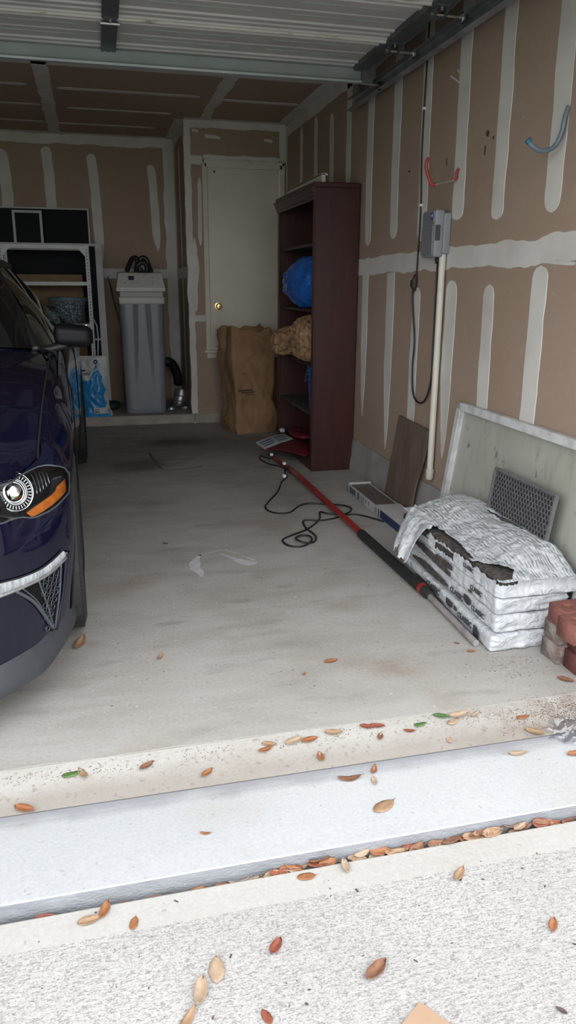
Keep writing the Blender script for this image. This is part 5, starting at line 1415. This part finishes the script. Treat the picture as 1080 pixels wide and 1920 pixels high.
MB().tube([(PX(4.84), 4.84, .024), (1.165, 5.16, .030)], .0125, 12).build('upper_section', M['pole_red'], po, smooth=True, auto=40)
MB().tube([(1.168, 5.14, .030), (1.155, 5.24, .034)], .014, 10).box(1.135, 1.18, 5.17, 5.20, .030, .050, .003).build('head_fitting', M['rubber'], po, smooth=True, auto=40)
for (x, y, z) in ((1.181, 4.90, .044), (1.150, 5.17, .05)):
    MB().box(x - .011, x + .011, y - .016, y + .016, z - .008, z + .010, .003).build('white_clip', M['white_print'], po)
fc = [(1.15, 5.22), (1.105, 5.33), (1.08, 5.22), (1.11, 5.06), (1.16, 4.99), (1.185, 4.89), (1.158, 4.78), (1.15, 4.68), (1.08, 4.55), (1.03, 4.40), (.985, 4.289), (.90, 4.12), (.858, 4.02), (.862, 3.93), (.91, 3.875), (.976, 3.888), (1.05, 3.99), (1.12, 4.03), (1.209, 3.995), (1.30, 3.93), (1.325, 3.86),
      (1.29, 3.805), (1.239, 3.782), (1.16, 3.80), (1.137, 3.85), (1.10, 3.73), (1.03, 3.62), (.963, 3.549), (.87, 3.48), (.818, 3.425), (.83, 3.34), (.885, 3.315), (.945, 3.36), (.965, 3.42), (.93, 3.455), (.885, 3.42), (.90, 3.36), (.96, 3.36), (.998, 3.45), (.985, 3.60), (1.01, 3.72), (1.09, 3.70), (1.17, 3.715), (1.26, 3.765), (1.33, 3.755), (1.395, 3.66), (1.425, 3.60)]
c3 = []
for i, (x, y) in enumerate(fc):
    z = .0055
    if 19 <= i <= 20 or 22 <= i <= 23: z = .0115
    if abs(x - PX(y)) < .05 and 3.4 < y < 4.2: z = .0055
    if i in (33, 34, 35, 36): z = .014
    c3.append((x, y, z))
tag(MB().tube(crom(c3, 7), .0048, 8).build('starter_cord', M['black'], smooth=True, base=True), 'thin black cord looping loosely across the garage floor', 'cord')
tag(MB().box(1.118, 1.142, 4.665, 4.70, .0, .020, .004).build('cord_clip', M['white_print'], base=True), 'small white clip on the black floor cord', 'clip')

# ------------------------------------------------------------------ things along the back wall
PZ = .085
M['soft_grey'] = mat('grey_softener_cabinet', (0.225, 0.245, 0.275), 0.42, col2=(0.205, 0.225, 0.255), scale=3)
M['soft_white'] = mat('off_white_softener_lid', (0.50, 0.50, 0.47), 0.45, col2=(0.46, 0.46, 0.43), scale=4)
M['lcd'] = mat('dark_lcd', (0.03, 0.035, 0.04), 0.2)
M['hose'] = mat('black_hose', (0.012, 0.012, 0.013), 0.4)
sf = thing('water_softener', 'grey and off white water softener on the platform', 'water softener', (.38, 7.18, PZ))
def cab(a, b):
    hw = .172 + .028 * b ** 1.2 + .012 * math.cos(b * 2.2); hd = .20 + .02 * b
    px, py = rrect(a, hw, hd, .06)
    z = PZ + .975 * b
    if py < -hd * .8:  # two tapering flutes on the front
        for sg in (-1, 1):
            xc = sg * (.052 + .035 * (1 - b)); w = .005 + .012 * max(0, b - .25)
            if b > .2: py += .022 * min(1, (b - .2) * 1.6) * math.exp(-((px - xc) / w) ** 2)
    if b < .02: px *= .96; py *= .97
    return (.372 + px, 7.19 + py, z)
cm = MB().grid(cab, 260, 40); cm.add([cab(i / 260, 0) for i in range(260)], [tuple(range(260))])
cm.build('salt_cabinet', M['soft_grey'], sf, smooth=True, auto=50)
zc = PZ + .975
MB().box(.176, .578, 6.968, 7.41, zc - .002, zc + .062, .012, seg=3).build('lid_band', M['soft_white'], sf, smooth=True, auto=40)
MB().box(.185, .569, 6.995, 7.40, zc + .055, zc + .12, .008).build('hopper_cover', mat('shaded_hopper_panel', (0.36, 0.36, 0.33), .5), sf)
hd = MB()
pf = [(6.945, zc + .115), (6.945, zc + .14), (7.02, zc + .262), (7.10, zc + .272), (7.40, zc + .265), (7.40, zc + .115)]
for x0, x1, sh in ((.162, .582, 0),):
    top_in = .022
    vs = [(x0, y, z) if z < zc + .2 else (x0 + top_in, y, z) for y, z in pf] + [(x1, y, z) if z < zc + .2 else (x1 - top_in, y, z) for y, z in pf]
    n_ = len(pf); hd.add(vs, [tuple(range(n_ - 1, -1, -1)), tuple(range(n_, 2 * n_))] + [(i, (i + 1) % n_, n_ + (i + 1) % n_, n_ + i) for i in range(n_)])
hd.build('control_head', M['soft_white'], sf)
def hp(x, t, d=.0015):  # point on sloped control face
    y = 6.945 + (7.02 - 6.945) * t; z = zc + .14 + .122 * t; return (x, y - d * .85, z + d * .5)
def hquad(x0, x1, t0, t1, m, name, d=.0015): MB().add([hp(x0, t0, d), hp(x1, t0, d), hp(x1, t1, d), hp(x0, t1, d)], [(0, 1, 2, 3)]).build(name, m, sf, solid=.001)
hquad(.268, .318, .52, .80, M['lcd'], 'display')
for x in (.225, .295, .34): hquad(x, x + .02, .30, .36, M['carton_grey'], 'button')
hquad(.40, .435, .86, .92, M['carton_grey'], 'badge'); hquad(.470, .476, .22, .42, M['carton_grey'], 'latch_mark')
MB().box(.160, .584, 6.941, 6.955, zc + .108, zc + .122, .003).build('head_seam', M['soft_white'], sf)
hs = thing('hose_bundle', 'black looped hoses on top of the water softener', 'hose', (.38, 7.25, zc + .272))
zz = zc + .266
for i, pts in enumerate(([(.265, 7.16, zz + .012), (.29, 7.18, zz + .07), (.325, 7.2, zz + .125), (.36, 7.21, zz + .125), (.365, 7.22, zz + .07), (.36, 7.24, zz + .012)],
                         [(.40, 7.18, zz + .012), (.385, 7.2, zz + .09), (.405, 7.2, zz + .13), (.445, 7.2, zz + .12), (.465, 7.2, zz + .06), (.485, 7.18, zz + .012)],
                         [(.345, 7.15, zz + .012), (.36, 7.17, zz + .06), (.40, 7.16, zz + .09), (.44, 7.15, zz + .07), (.445, 7.14, zz + .012)])):
    MB().tube(crom(pts, 6), .021, 12).build('hose_loop', M['hose'], hs, smooth=True)
MB().box(.36, .47, 7.17, 7.26, zz + .004, zz + .09, .015, seg=2).build('valve_body', M['hose'], hs)
tag(MB().tube(crom([(.10, BY - .012, 1.30), (.115, BY - .02, 1.26), (.14, 7.6, 1.1), (.17, 7.45, .95), (.19, 7.42, .85), (.195, 7.44, .78)], 8), .0045, 8).build('softener_cord', M['hose'], smooth=True, base=True), 'thin dark cord drooping beside the water softener', 'cord')
fx = tag(MB().tube(crom([(.60, 7.48, PZ + .42), (.66, 7.46, PZ + .40), (.70, 7.40, PZ + .31), (.705, 7.36, PZ + .25), (.70, 7.34, PZ + .215)], 8), .045, 16).build('flexible_hose', M['hose'], smooth=True, base=True), 'thick black corrugated hose curving behind the water softener', 'hose')
dc = thing('duct_collar', 'crumpled galvanised duct collar on the platform corner', 'duct', (.69, 7.27, PZ))
RD = Matrix.Rotation(.22, 4, 'Y')
MB().lathe([(.066, .0), (.070, .008), (.069, .05), (.072, .055), (.069, .06), (.068, .10), (.071, .105), (.067, .11), (.066, .155), (.062, .155), (.062, .01)], (.695, 7.26, PZ + .016), 'Z', 28, M=RD).build('duct_sleeve', M['galv'], dc, smooth=True, auto=30)
for i, (x, y) in enumerate(((.615, 7.12), (.74, 7.10))):
    tag(lump((.07, .06, .035), (x, y, PZ), 30 + i, .010, 30, 9).build('foil_scrap', M['galv'], smooth=True, auto=30, base=True), ('crumpled foil scrap left of the duct collar', 'crumpled foil scrap in front of the duct collar')[i], 'foil', 'foil scraps on the platform')
# salt bag
M['salt_white'] = mat('white_salt_bag_film', (0.55, 0.57, 0.58), 0.35, col2=(0.45, 0.47, 0.48), scale=12, bump=.2, bscale=25)
M['salt_blue'] = mat('blue_salt_bag_film', (0.012, 0.20, 0.52), 0.35, col2=(0.02, 0.28, 0.62), scale=9, bump=.2, bscale=25)
M['salt_ink'] = mat('navy_salt_ink', (0.01, 0.02, 0.09), 0.5)
sb = thing('salt_bag', 'blue and white plastic bag of softener salt on the platform', 'bag', (-.10, 6.92, PZ))
def salt(a, b, front=True, lift=0.0):
    z = PZ + .535 * b
    w = .128 - .012 * math.sin(b * 6) - .018 * max(0, .35 - abs(b - .55)); t = .050 * (1 - b ** 2.2) + .006
    if b < .1: w += .012
    x = -.095 + .02 * (1 - b) + (a * 2 - 1) * w
    k = max(0, 1 - (a * 2 - 1) ** 2) ** .5
    y = 6.915 + .01 * b + (-1 if front else 1) * t * k + .010 * (1 - 2 * abs(noise.noise(Vector((x * 14, z * 11, 2.0))))) * (1 if front else 0)
    return (x, y - lift, z)
MB().grid(lambda a, b: salt(a, b), 30, 50).grid(lambda a, b: salt(a, b, False), 30, 20).build('bag_film', M['salt_white'], sb, smooth=True)
def bluekeep(a, b):
    if b < .60: return a < .93 - .10 * abs(math.sin(b * 14)) * (b > .12)
    if b >= .9: return False
    return abs(a - (.60 + (b - .6) * .10)) < .42 * ((.90 - b) / .30) ** 1.4 * .6 and b < .9
MB().grid(lambda a, b: salt(a, b, True, .0022), 60, 100, bluekeep).build('blue_print', M['salt_blue'], sb, smooth=True)
MB().grid(lambda a, b: salt(.40 + .50 * a, .055 + .095 * b, True, .004), 10, 4).build('white_label', M['salt_white'], sb, smooth=True)
for a0, b0, b1 in ((.43, .118, .13), (.43, .09, .102), (.43, .068, .078)): MB().grid(lambda a, b: salt(a0 + .18 * a, b0 + (b1 - b0) * b, True, .0055), 6, 1).build('label_line', M['salt_ink'], sb)
MB().grid(lambda a, b: salt(.04 + .24 * a, .752 + .028 * b, True, .004), 6, 2).build('navy_bar', M['salt_ink'], sb)
def salt_text(txt, a, b, size):
    p = Vector(salt(a, b, True, .010)); text_mesh(txt, size, frame_M(p, (1, 0, 0), (0, 0, 1)), True).build('lettering', M['salt_ink'], sb)
salt_text('Crystal', .26, .715, .038)
lg = MB().lathe([(.0, 0), (.020, 0), (.020, .003), (0, .003)], (0, 0, 0), 'Y', 20); p_ = Vector(salt(.62, .905, True, .010)); lg.v = [tuple(Vector(v) + p_) for v in lg.v]; lg.build('round_logo', M['salt_ink'], sb)
text_mesh('v', .03, frame_M(p_ + Vector((0, -.004, 0)), (1, 0, 0), (0, 0, 1)), True).build('logo_mark', M['white_print'], sb)
# dark green tarp roll beside it
tag(lump((.17, .20, .07), (.055, 7.30, PZ), 44.0, .008, 12, 14).build('green_tarp', mat('dark_green_tarp', (0.008, 0.028, 0.018), .6), smooth=True, base=True), 'dark green folded tarp low behind the salt bag', 'tarp')

# leaning panels and frames
M['screen_black'] = mat('black_insect_screen', (0.006, 0.007, 0.010), 0.9)
M['alu_white'] = mat('white_aluminium_frame', (0.50, 0.51, 0.52), 0.45, col2=(0.43, 0.44, 0.45), scale=6)
M['card'] = mat('brown_cardboard', (0.24, 0.155, 0.085), 0.85, col2=(0.21, 0.135, 0.072), scale=6)
def leaning_frame(name, label, cat, x0, x1, z0, z1, yb, yt, fw, mat_f, mat_in, rw=None, bars=()):
    t = thing(name, label, cat, ((x0 + x1) / 2, yb, z0))
    def P(x, z, d=0): return (x, yb + (yt - yb) * (z - z0) / (z1 - z0) - d, z)
    def bx(xa, xb, za, zb, d0, d1, m, nm):
        vs = [P(x, z, d) for d in (d0, d1) for z in (za, zb) for x in (xa, xb)]
        MB().add(vs, [(0, 2, 3, 1), (4, 5, 7, 6), (0, 1, 5, 4), (2, 6, 7, 3), (0, 4, 6, 2), (1, 3, 7, 5)]).build(nm, m, t)
    rw = rw or fw
    bx(x0, x1, z1 - fw, z1, 0, .016, mat_f, 'frame_rail'); bx(x0, x1, z0, z0 + fw, 0, .016, mat_f, 'frame_rail')
    bx(x0, x0 + fw, z0, z1, 0, .0162, mat_f, 'frame_stile'); bx(x1 - rw, x1, z0, z1, 0, .0162, mat_f, 'frame_stile')
    for zb in bars: bx(x0, x1, zb - fw * .4, zb + fw * .4, .002, .015, mat_f, 'frame_bar')
    if mat_in: bx(x0 + fw * .5, x1 - rw * .5, z0 + fw * .5, z1 - fw * .5, .004, .009, mat_in, 'screen_cloth')
    return t
leaning_frame('window_screen', 'tall black window screen with a thin white frame, against the back wall', 'screen', -1.25, -.035, PZ + .3, 1.905, 7.66, 7.745, .014, M['alu_white'], M['screen_black'])
leaning_frame('screen_door', 'black screen door panel with wide white right stile, behind the shelving', 'screen', -.92, .062, PZ, 1.590, 7.50, 7.64, .022, M['alu_white'], M['screen_black'], rw=.062, bars=(.72,))
leaning_frame('window_screen', 'small white framed window screen standing in front of the tall one', 'screen', -.715, -.455, 1.10, 1.872, 7.615, 7.69, .022, M['alu_white'], M['screen_black'])
tag(MB().add([(-.70, 7.40, .10), (-.13, 7.40, .10), (-.13, 7.44, 1.31), (-.70, 7.44, 1.31), (-.70, 7.408, .10), (-.13, 7.408, .10), (-.13, 7.448, 1.31), (-.70, 7.448, 1.31)],
    [(0, 1, 2, 3), (7, 6, 5, 4), (0, 4, 5, 1), (1, 5, 6, 2), (2, 6, 7, 3), (3, 7, 4, 0)]).build('cardboard_sheet', M['card'], base=True), 'brown cardboard sheet standing behind the white shelving rack', 'cardboard')
# white steel shelving rack
M['rack'] = mat('white_rack_paint', (0.52, 0.53, 0.53), 0.45, col2=(0.44, 0.45, 0.45), scale=10)
M['hole'] = mat('slot_shadow', (0.04, 0.04, 0.042), 0.8)
rk = thing('shelving_rack', 'white slotted steel shelving rack behind the car', 'shelving', (-.42, 7.15, PZ))
for x, sx in ((-.79, 1), (-.052, -1)):
    for y, sy in ((6.99, 1), (7.33, -1)):
        p = MB().box(min(x, x + sx * .034), max(x, x + sx * .034), min(y, y + sy * .003), max(y, y + sy * .003), PZ, 1.545)
        p.box(min(x, x + sx * .003), max(x, x + sx * .003), min(y, y + sy * .034), max(y, y + sy * .034), PZ, 1.545)
        po_ = p.build('corner_post', M['rack'], rk)
        if y < 7.1:
            h = MB()
            for i in range(36): h.box(x + sx * .014, x + sx * .021, y - .0008, y, .56 + i * .027, .572 + i * .027) if sx > 0 else h.box(x - .021, x - .014, y - .0008, y, .56 + i * .027, .572 + i * .027)
            h.build('slots', M['hole'], po_)['kind'] = 'stuff'
for z in (1.515, 1.215, .86, .45, .12):
    for y in (6.99, 7.33): MB().box(-.79, -.052, y - .002, y + .003, z, z + .030).build('shelf_beam', M['rack'], rk)
    for x in (-.79, -.055): MB().box(x, x + .003, 6.99, 7.33, z, z + .030).build('end_beam', M['rack'], rk)
    if z < 1.5: MB().box(-.788, -.054, 6.992, 7.33, z + .026, z + .031).build('shelf_deck', M['rack'], rk)
for x, sx in ((-.756, 1), (-.086, -1)):
    MB().prism([(x, 6.987, 1.515), (x + sx * .055, 6.987, 1.515), (x, 6.987, 1.455)][::sx], (0, -.002, 0)).build('gusset', M['rack'], rk)
MB().tube([(-.05, 7.0, .93), (-.028, 7.0, .88), (-.022, 7.0, .78), (-.035, 7.0, .62), (-.05, 7.0, .55)], .006, 8).build('side_brace', M['rack'], rk, smooth=True)
tag(MB().lathe([(0, .016), (.006, .014), (.008, .006), (.004, 0), (0, 0)], (-.28, 7.01, 1.246), 'Z', 12).build('knob', M['steel'], smooth=True, base=True), 'small metal knob lying on the rack shelf', 'knob')
# speckled planter
def make_pot():
    g = NT('blue_grey_speckled_glaze', 0.35)
    v = g.n.new('ShaderNodeTexVoronoi'); v.inputs['Scale'].default_value = 55; g.l.new(g.vec((1, 1, 1)), v.inputs['Vector'])
    g.color(g.mix(g.remap(v.outputs['Distance'], .28, .5), (0.30, 0.37, 0.41), (0.07, 0.10, 0.13))); return g.m
M['pot'] = make_pot(); M['pot_rim'] = mat('blue_grey_rim', (0.12, 0.165, 0.20), 0.4)
pt = thing('planter_pot', 'blue grey speckled planter pot on the white shelving rack', 'planter', (-.262, 7.13, .891))
MB().lathe([(0, 0), (.112, 0), (.118, .02), (.150, .19), (.152, .20), (.144, .20), (.110, .02), (0, .02)], (-.262, 7.13, .8915), 'Z', 40).build('pot_wall', M['pot'], pt, smooth=True, auto=35)
MB().lathe([(.150, .188), (.163, .190), (.167, .200), (.167, .222), (.158, .224), (.146, .20)], (-.262, 7.13, .8915), 'Z', 40).build('pot_rim', M['pot_rim'], pt, smooth=True, auto=35)

# ------------------------------------------------------------------ leaves and litter
LC = {'orange': ((0.30, 0.125, 0.05), (0.22, 0.08, 0.035)), 'tan': ((0.33, 0.215, 0.13), (0.26, 0.155, 0.09)), 'pale': ((0.40, 0.30, 0.215), (0.34, 0.24, 0.16)), 'brown': ((0.22, 0.10, 0.055), (0.13, 0.06, 0.035)),
      'red': ((0.24, 0.065, 0.035), (0.15, 0.04, 0.025)), 'green': ((0.06, 0.13, 0.035), (0.10, 0.18, 0.05)), 'dark': ((0.07, 0.05, 0.045), (0.11, 0.07, 0.06))}
for k, (a, b) in LC.items(): M['leaf_' + k] = mat('leaf_' + k, a, .6, col2=b, scale=40, lo=.4, hi=.65, bump=.2, bscale=120)
def leaf_mesh(seed, curl, wid, roll):
    r_ = random.Random(seed); vs = []; n = 9
    for i in range(n + 1):
        t = i / n; w = wid * max(0.0, math.sin(math.pi * min(1, t ** .9))) ** .62 * (1 + .06 * r_.uniform(-1, 1)) + .004
        z = curl * (4 * (t - .5) ** 2) + .006
        for s_ in (-1, -.5, 0, .5, 1):
            vs.append((t - .5, s_ * w, z + roll * abs(s_) ** 1.6 * (1 if s_ > 0 else .7) - (.012 if s_ == 0 else 0) + .008 * r_.uniform(-1, 1)))
    fs = [(i * 5 + k, i * 5 + k + 1, (i + 1) * 5 + k + 1, (i + 1) * 5 + k) for i in range(n) for k in range(4)]
    k = len(vs)
    vs += [(.5, -.010, curl + .004), (.5, .010, curl + .004), (.62, .006, curl * 1.3 + .004), (.62, -.006, curl * 1.3 + .004)]; fs.append((k, k + 1, k + 2, k + 3))
    z0 = min(v[2] for v in vs)
    return [(a, b, c - z0) for a, b, c in vs], fs
LM = [leaf_mesh(i, (.10, .03, .16, .07, .02)[i % 5], (.19, .23, .17, .21, .25)[i % 5], (.05, .09, .02, .12, -.03)[i % 5]) for i in range(10)]
def leaf(x, y, z, size, ang, col, label, group=None, tilt=(0, 0), cat='leaf'):
    v, f = LM[rnd.randrange(10)]
    me = bpy.data.meshes.new('leaf'); me.from_pydata([tuple(c * size for c in p) for p in v], [], f); me.materials.append(M['leaf_' + col])
    for p in me.polygons: p.use_smooth = True
    o = bpy.data.objects.new('leaf', me); COL.objects.link(o); o.location = (x, y, z + .001); o.rotation_euler = (tilt[0], tilt[1], ang)
    md = o.modifiers.new('t', 'SOLIDIFY'); md.thickness = .0006
    return tag(o, label, cat, group)
for a in [
    (-.142, 2.50, 0, .098, 1.3, 'tan', 'large crumpled tan leaf on the floor beside the car tyre'), (.127, 2.337, 0, .048, 1.2, 'tan', 'single tan leaf lying on the bare garage floor'),
    (.69, 2.174, 0, .048, .15, 'orange', 'orange leaf on the garage floor in front of the pole'), (.579, 2.111, 0, .022, 1.0, 'orange', 'tiny orange leaf fragment in the middle of the garage floor'),
    (1.398, 1.879, 0, .052, -.8, 'brown', 'brown leaf on the floor below the brick pile'), (.244, 3.515, 0, .03, -.6, 'dark', 'small dark leaf scrap far back on the garage floor'),
    (1.19, 2.13, 0, .03, -.2, 'orange', 'small orange leaf just left of the lowest shingle bundle'), (1.17, 2.20, 0, .024, 2.4, 'brown', 'curled brown leaf bit beside the shingle stack')]:
    leaf(*a)
def lipz(y): b = (1.80 - y) / .135; return -0.001 - .004 * math.sin(b * 3.14) - .036 * max(0, b) ** 1.3 if y > 1.665 else -.046 - (1.655 - y) * .02
for (x, y, s_, an, c, l) in [
    (-.15, 1.762, .05, .2, 'green', 'pale green leaf at the left end of the slab lip'), (-.12, 1.756, .05, 2.0, 'tan', 'tan leaf tucked against the pale green leaf'), (.045, 1.752, .045, .6, 'brown', 'dark brown curled leaf on the left of the slab lip'),
    (.201, 1.703, .042, .7, 'orange', 'orange leaf at the foot of the slab lip, left of centre'), (.372, 1.752, .045, .3, 'orange', 'bright orange leaf on the slab lip near the centre'), (.385, 1.768, .04, -.3, 'tan', 'tan leaf just above the bright orange leaf on the lip'),
    (.456, 1.766, .055, .35, 'pale', 'pale wide leaf on the slab lip near the centre'), (.502, 1.763, .05, .2, 'orange', 'orange leaf right of the pale wide leaf on the lip'), (.518, 1.703, .042, 1.5, 'orange', 'upright orange leaf at the foot of the slab lip'),
    (.577, 1.775, .05, -.2, 'tan', 'tan leaf right of centre on the slab lip'), (.68, 1.781, .042, -.5, 'red', 'left one of three red brown leaves on the lip'), (.712, 1.778, .042, -.4, 'red', 'right one of three red brown leaves on the lip'),
    (.708, 1.742, .035, 1.1, 'brown', 'lowest of three red brown leaves on the lip'), (.80, 1.747, .035, -.3, 'red', 'small red brown leaf between the trio and the green leaves'), (.841, 1.765, .042, .2, 'green', 'bright green leaf on the slab lip'),
    (.915, 1.782, .045, -.5, 'green', 'dark green leaf beside the pale pink leaves on the lip'), (.969, 1.775, .062, .1, 'pale', 'large pale pink leaf on the right of the slab lip'), (.945, 1.760, .05, .5, 'pale', 'pale leaf half under the large pink one'),
    (1.022, 1.772, .04, .4, 'pale', 'small pale leaf at the right end of the pink cluster'), (.904, 1.70, .035, 1.4, 'pale', 'faint pale leaf below the green leaves'), (1.164, 1.741, .045, .1, 'orange', 'orange leaf in the debris at the right of the lip'),
    (1.168, 1.682, .055, -.7, 'tan', 'yellow tan leaf in the debris below the orange one'), (1.076, 1.614, .055, -.1, 'pale', 'pale curled leaf on the apron near the right edge'), (1.235, 1.575, .05, 0, 'orange', 'orange leaf at the right edge of the apron'),
    (.652, 1.638, .042, 1.1, 'orange', 'small orange leaf standing out on the white apron'), (.636, 1.592, .035, 1.4, 'pale', 'faint pale leaf below the small orange leaf on the apron'), (.574, 1.617, .065, -.1, 'brown', 'large brown curled leaf on the white apron'),
    (.627, 1.496, .072, .45, 'tan', 'big tan leaf in the middle of the white apron'), (-.263, 1.677, .055, -.5, 'orange', 'orange leaf at the far left where lip meets apron'), (.169, 1.503, .028, -.3, 'orange', 'little orange leaf left of centre on the apron')]:
    leaf(x, y, lipz(y), s_, an, c, l)
for (x, y, s_, an, c, l) in [
    (-.072, 1.352, .048, 1.2, 'orange', 'orange leaf on the driveway margin at the left'), (-.105, 1.332, .048, .1, 'tan', 'tan leaf crossing under the left margin orange leaf'), (-.012, 1.304, .036, 1.3, 'orange', 'small orange leaf at the edge of the driveway margin'),
    (.143, 1.151, .062, 1.45, 'pale', 'long pale leaf on the driveway, upper one of the pair'), (.106, 1.108, .062, 1.3, 'pale', 'wider pinkish leaf below the long pale driveway leaf'), (.075, 1.058, .055, .9, 'tan', 'tan leaf cut by the bottom edge of the picture'),
    (.27, 1.176, .045, .85, 'red', 'red brown leaf in the middle of the driveway'), (.219, 1.03, .034, 1.9, 'red', 'small red brown leaf near the bottom of the driveway'), (.381, 1.345, .045, -.05, 'orange', 'rust leaf just below the gap on the driveway margin'),
    (.478, 1.352, .045, 1.5, 'pale', 'pale leaf standing upright to the gap on the margin'), (.727, 1.268, .052, .75, 'tan', 'mottled tan leaf right of centre on the driveway'), (.858, 1.09, .04, .9, 'orange', 'orange leaf near the right edge of the driveway'),
    (.451, 1.073, .062, .55, 'brown', 'large mottled brown leaf on the lower driveway'), (.762, .912, .022, 2.2, 'dark', 'tiny dark leaf in the lower right of the driveway')]:
    leaf(x, y, -.0800, s_, an, c, l)
# leaves packed in the gap
cols = ['brown', 'orange', 'tan', 'red', 'pale', 'tan', 'brown', 'pale']
n_gap = 0
for i in range(78):
    t = rnd.random() ** .75
    x = .20 + 1.05 * t
    if i < 9: x = (-.20, -.02, .035, .085, .13, .155, .19, .23, .26)[i]
    c = cols[rnd.randrange(8)]
    leaf(x, 1.380 + rnd.uniform(-.006, .004), -.104 + .006 * rnd.random() + (.014 if x > .3 else 0) + (.006 if i % 3 == 0 and x > .4 else 0), rnd.uniform(.040, .058), rnd.uniform(-.35, .35), c,
         {'brown': 'brown', 'orange': 'orange', 'tan': 'tan', 'red': 'red brown', 'pale': 'pale'}[c] + ' dry leaf packed in the gap, ' + ('at its bare left end' if x < .15 else 'left of its densest stretch' if x < .45 else 'below the big tan apron leaf' if x < .75 else 'in its densest stretch' if x < 1.0 else 'at its right end'), 'leaves packed in the gap', tilt=(rnd.uniform(-.7, .7), rnd.uniform(-.15, .15)))
# fine litter and seeds: too many to count
lit = MB(); gr = random.Random(3)
def crumb(x, y, z, s_):
    a = gr.uniform(0, 6.28); l = s_ * gr.uniform(.6, 1.6); w = s_ * gr.uniform(.3, .7); h = s_ * gr.uniform(.15, .4)
    M_ = Matrix.Translation((x, y, z)) @ Matrix.Rotation(a, 4, 'Z')
    lit.box(-l, l, -w, w, 0, h, M=M_)
for _ in range(420):
    x = gr.uniform(-.35, 1.25); y = 1.765 + gr.gauss(0, .014); 
    if fbm(x * 7, 2) > -.15: crumb(x, y, lipz(min(1.795, max(1.67, y))), .0016)
for _ in range(600):
    x = 1.36 - abs(gr.gauss(0, .12)); y = 1.74 + gr.gauss(0, .03); crumb(x, min(y, 1.84), 0 if y > 1.80 else lipz(max(1.60, y)), .0017)
for _ in range(130):
    crumb(1.30 + gr.gauss(0, .07), 2.0 + gr.gauss(0, .06), 0, .0018)
for _ in range(60): crumb(gr.uniform(-.1, 1.2), gr.uniform(1.95, 3.4), 0, .0025)
lo = lit.build('floor_litter', mat('brown_crumbs', (.17, .10, .06), .95, col2=(.07, .045, .03), scale=30)); lo['kind'] = 'stuff'; lo['label'] = 'fine dirt crumbs scattered along the slab lip'; lo['category'] = 'litter'
seed = MB(); lit = seed
for _ in range(42): crumb(gr.uniform(-.25, .95), gr.uniform(.9, 1.37), -.0803, gr.choice((.0016, .002, .0034)))
for _ in range(18): crumb(gr.uniform(-.25, 1.1), gr.uniform(1.42, 1.62), -.0505, .0022)
so = seed.build('driveway_grit', M['leaf_dark']); so['kind'] = 'stuff'; so['label'] = 'dark seeds and grit scattered on the driveway'; so['category'] = 'grit'
# clear plastic wrapper, cardboard corner
M['clear'] = clear_mat('clear_plastic_film', (.93, .94, .98), .12, extra=.10)
def film(a, b):
    x = 1.205 + .15 * a; y = 1.60 + .12 * b
    z = lipz(y) + .004 + .022 * max(0, (1 - 2 * abs(noise.noise(Vector((x * 22, y * 26, 4)))))) * math.sin(a * math.pi) ** .5 * math.sin(b * math.pi) ** .5
    return (x + .012 * fbm(a * 5, b * 5), y, z)
tag(MB().grid(film, 26, 22, lambda a, b: (a - .5) ** 2 + (b - .5) ** 2 < .2 + .08 * fbm(a * 6, b * 6)).build('plastic_wrapper', M['clear'], base=True), 'crumpled clear plastic wrapper at the right end of the apron', 'wrapper')
cb = MB()
c0 = Vector((.508, .990, -.0795))
c_ = [c0, Vector((.383, .905, -.0795)), Vector((.485, .756, -.0795)), Vector((.610, .841, -.0795))]
cb.prism([c_[0], c_[1], c_[2], c_[3]][::1], (0, 0, .004)); 
tag(cb.build('cardboard_scrap', mat('tan_cardboard', (0.38, 0.26, 0.175), .8, col2=(.35, .235, .155), scale=9), base=True), 'tan cardboard corner at the bottom edge of the picture', 'cardboard')
# paint spills and scratches on the slab
M['spill'] = mat('grey_white_paint_spill', (0.56, 0.57, 0.60), .6, col2=(0.44, 0.44, .45), scale=18)
def spill(pts, w, name='paint_mark'):
    C = crom([(p[0], p[1], 0) for p in pts], 8); vs = []
    W = crom([(p[2], 0, 0) for p in pts], 8)
    for i, p in enumerate(C):
        t = (C[min(i + 1, len(C) - 1)] - C[max(i - 1, 0)]).normalized(); nrm = Vector((-t.y, t.x, 0)); ww = max(.0015, W[i].x) * (1 + .35 * fbm(i * .7, w))
        vs += [p + nrm * ww + Vector((0, 0, .0008)), p - nrm * ww + Vector((0, 0, .0008))]
    return MB().add(vs, [(2 * i, 2 * i + 1, 2 * i + 3, 2 * i + 2) for i in range(len(C) - 1)]).build(name, M['spill'], floor_o)
spill([(.40, 3.33, .003), (.378, 3.29, .010), (.355, 3.22, .024), (.348, 3.15, .022), (.362, 3.10, .018), (.365, 3.04, .006)], 1)
spill([(.385, 3.31, .006), (.43, 3.335, .004), (.48, 3.345, .002)], 2)
spill([(.46, 3.34, .002), (.50, 3.37, .004), (.545, 3.33, .004), (.60, 3.24, .004), (.625, 3.19, .012)], 3)
spill([(.48, 3.32, .003), (.53, 3.25, .010), (.575, 3.18, .026), (.605, 3.16, .028), (.63, 3.17, .012)], 4)
M['tyremark'] = mat('dark_floor_mark', (0.10, 0.085, 0.075), .9, col2=(.16, .14, .125), scale=40)
for pts in ([(.305, 5.63, .010), (.315, 5.42, .012), (.345, 5.16, .008), (.36, 5.06, .004)], [(.36, 5.05, .005), (.45, 5.06, .006), (.56, 5.085, .008), (.64, 5.11, .010)], [(.26, 6.72, .006), (.27, 6.74, .008), (.285, 6.75, .004)]):
    spill(pts, 5, 'floor_mark').data.materials[0] = M['tyremark']
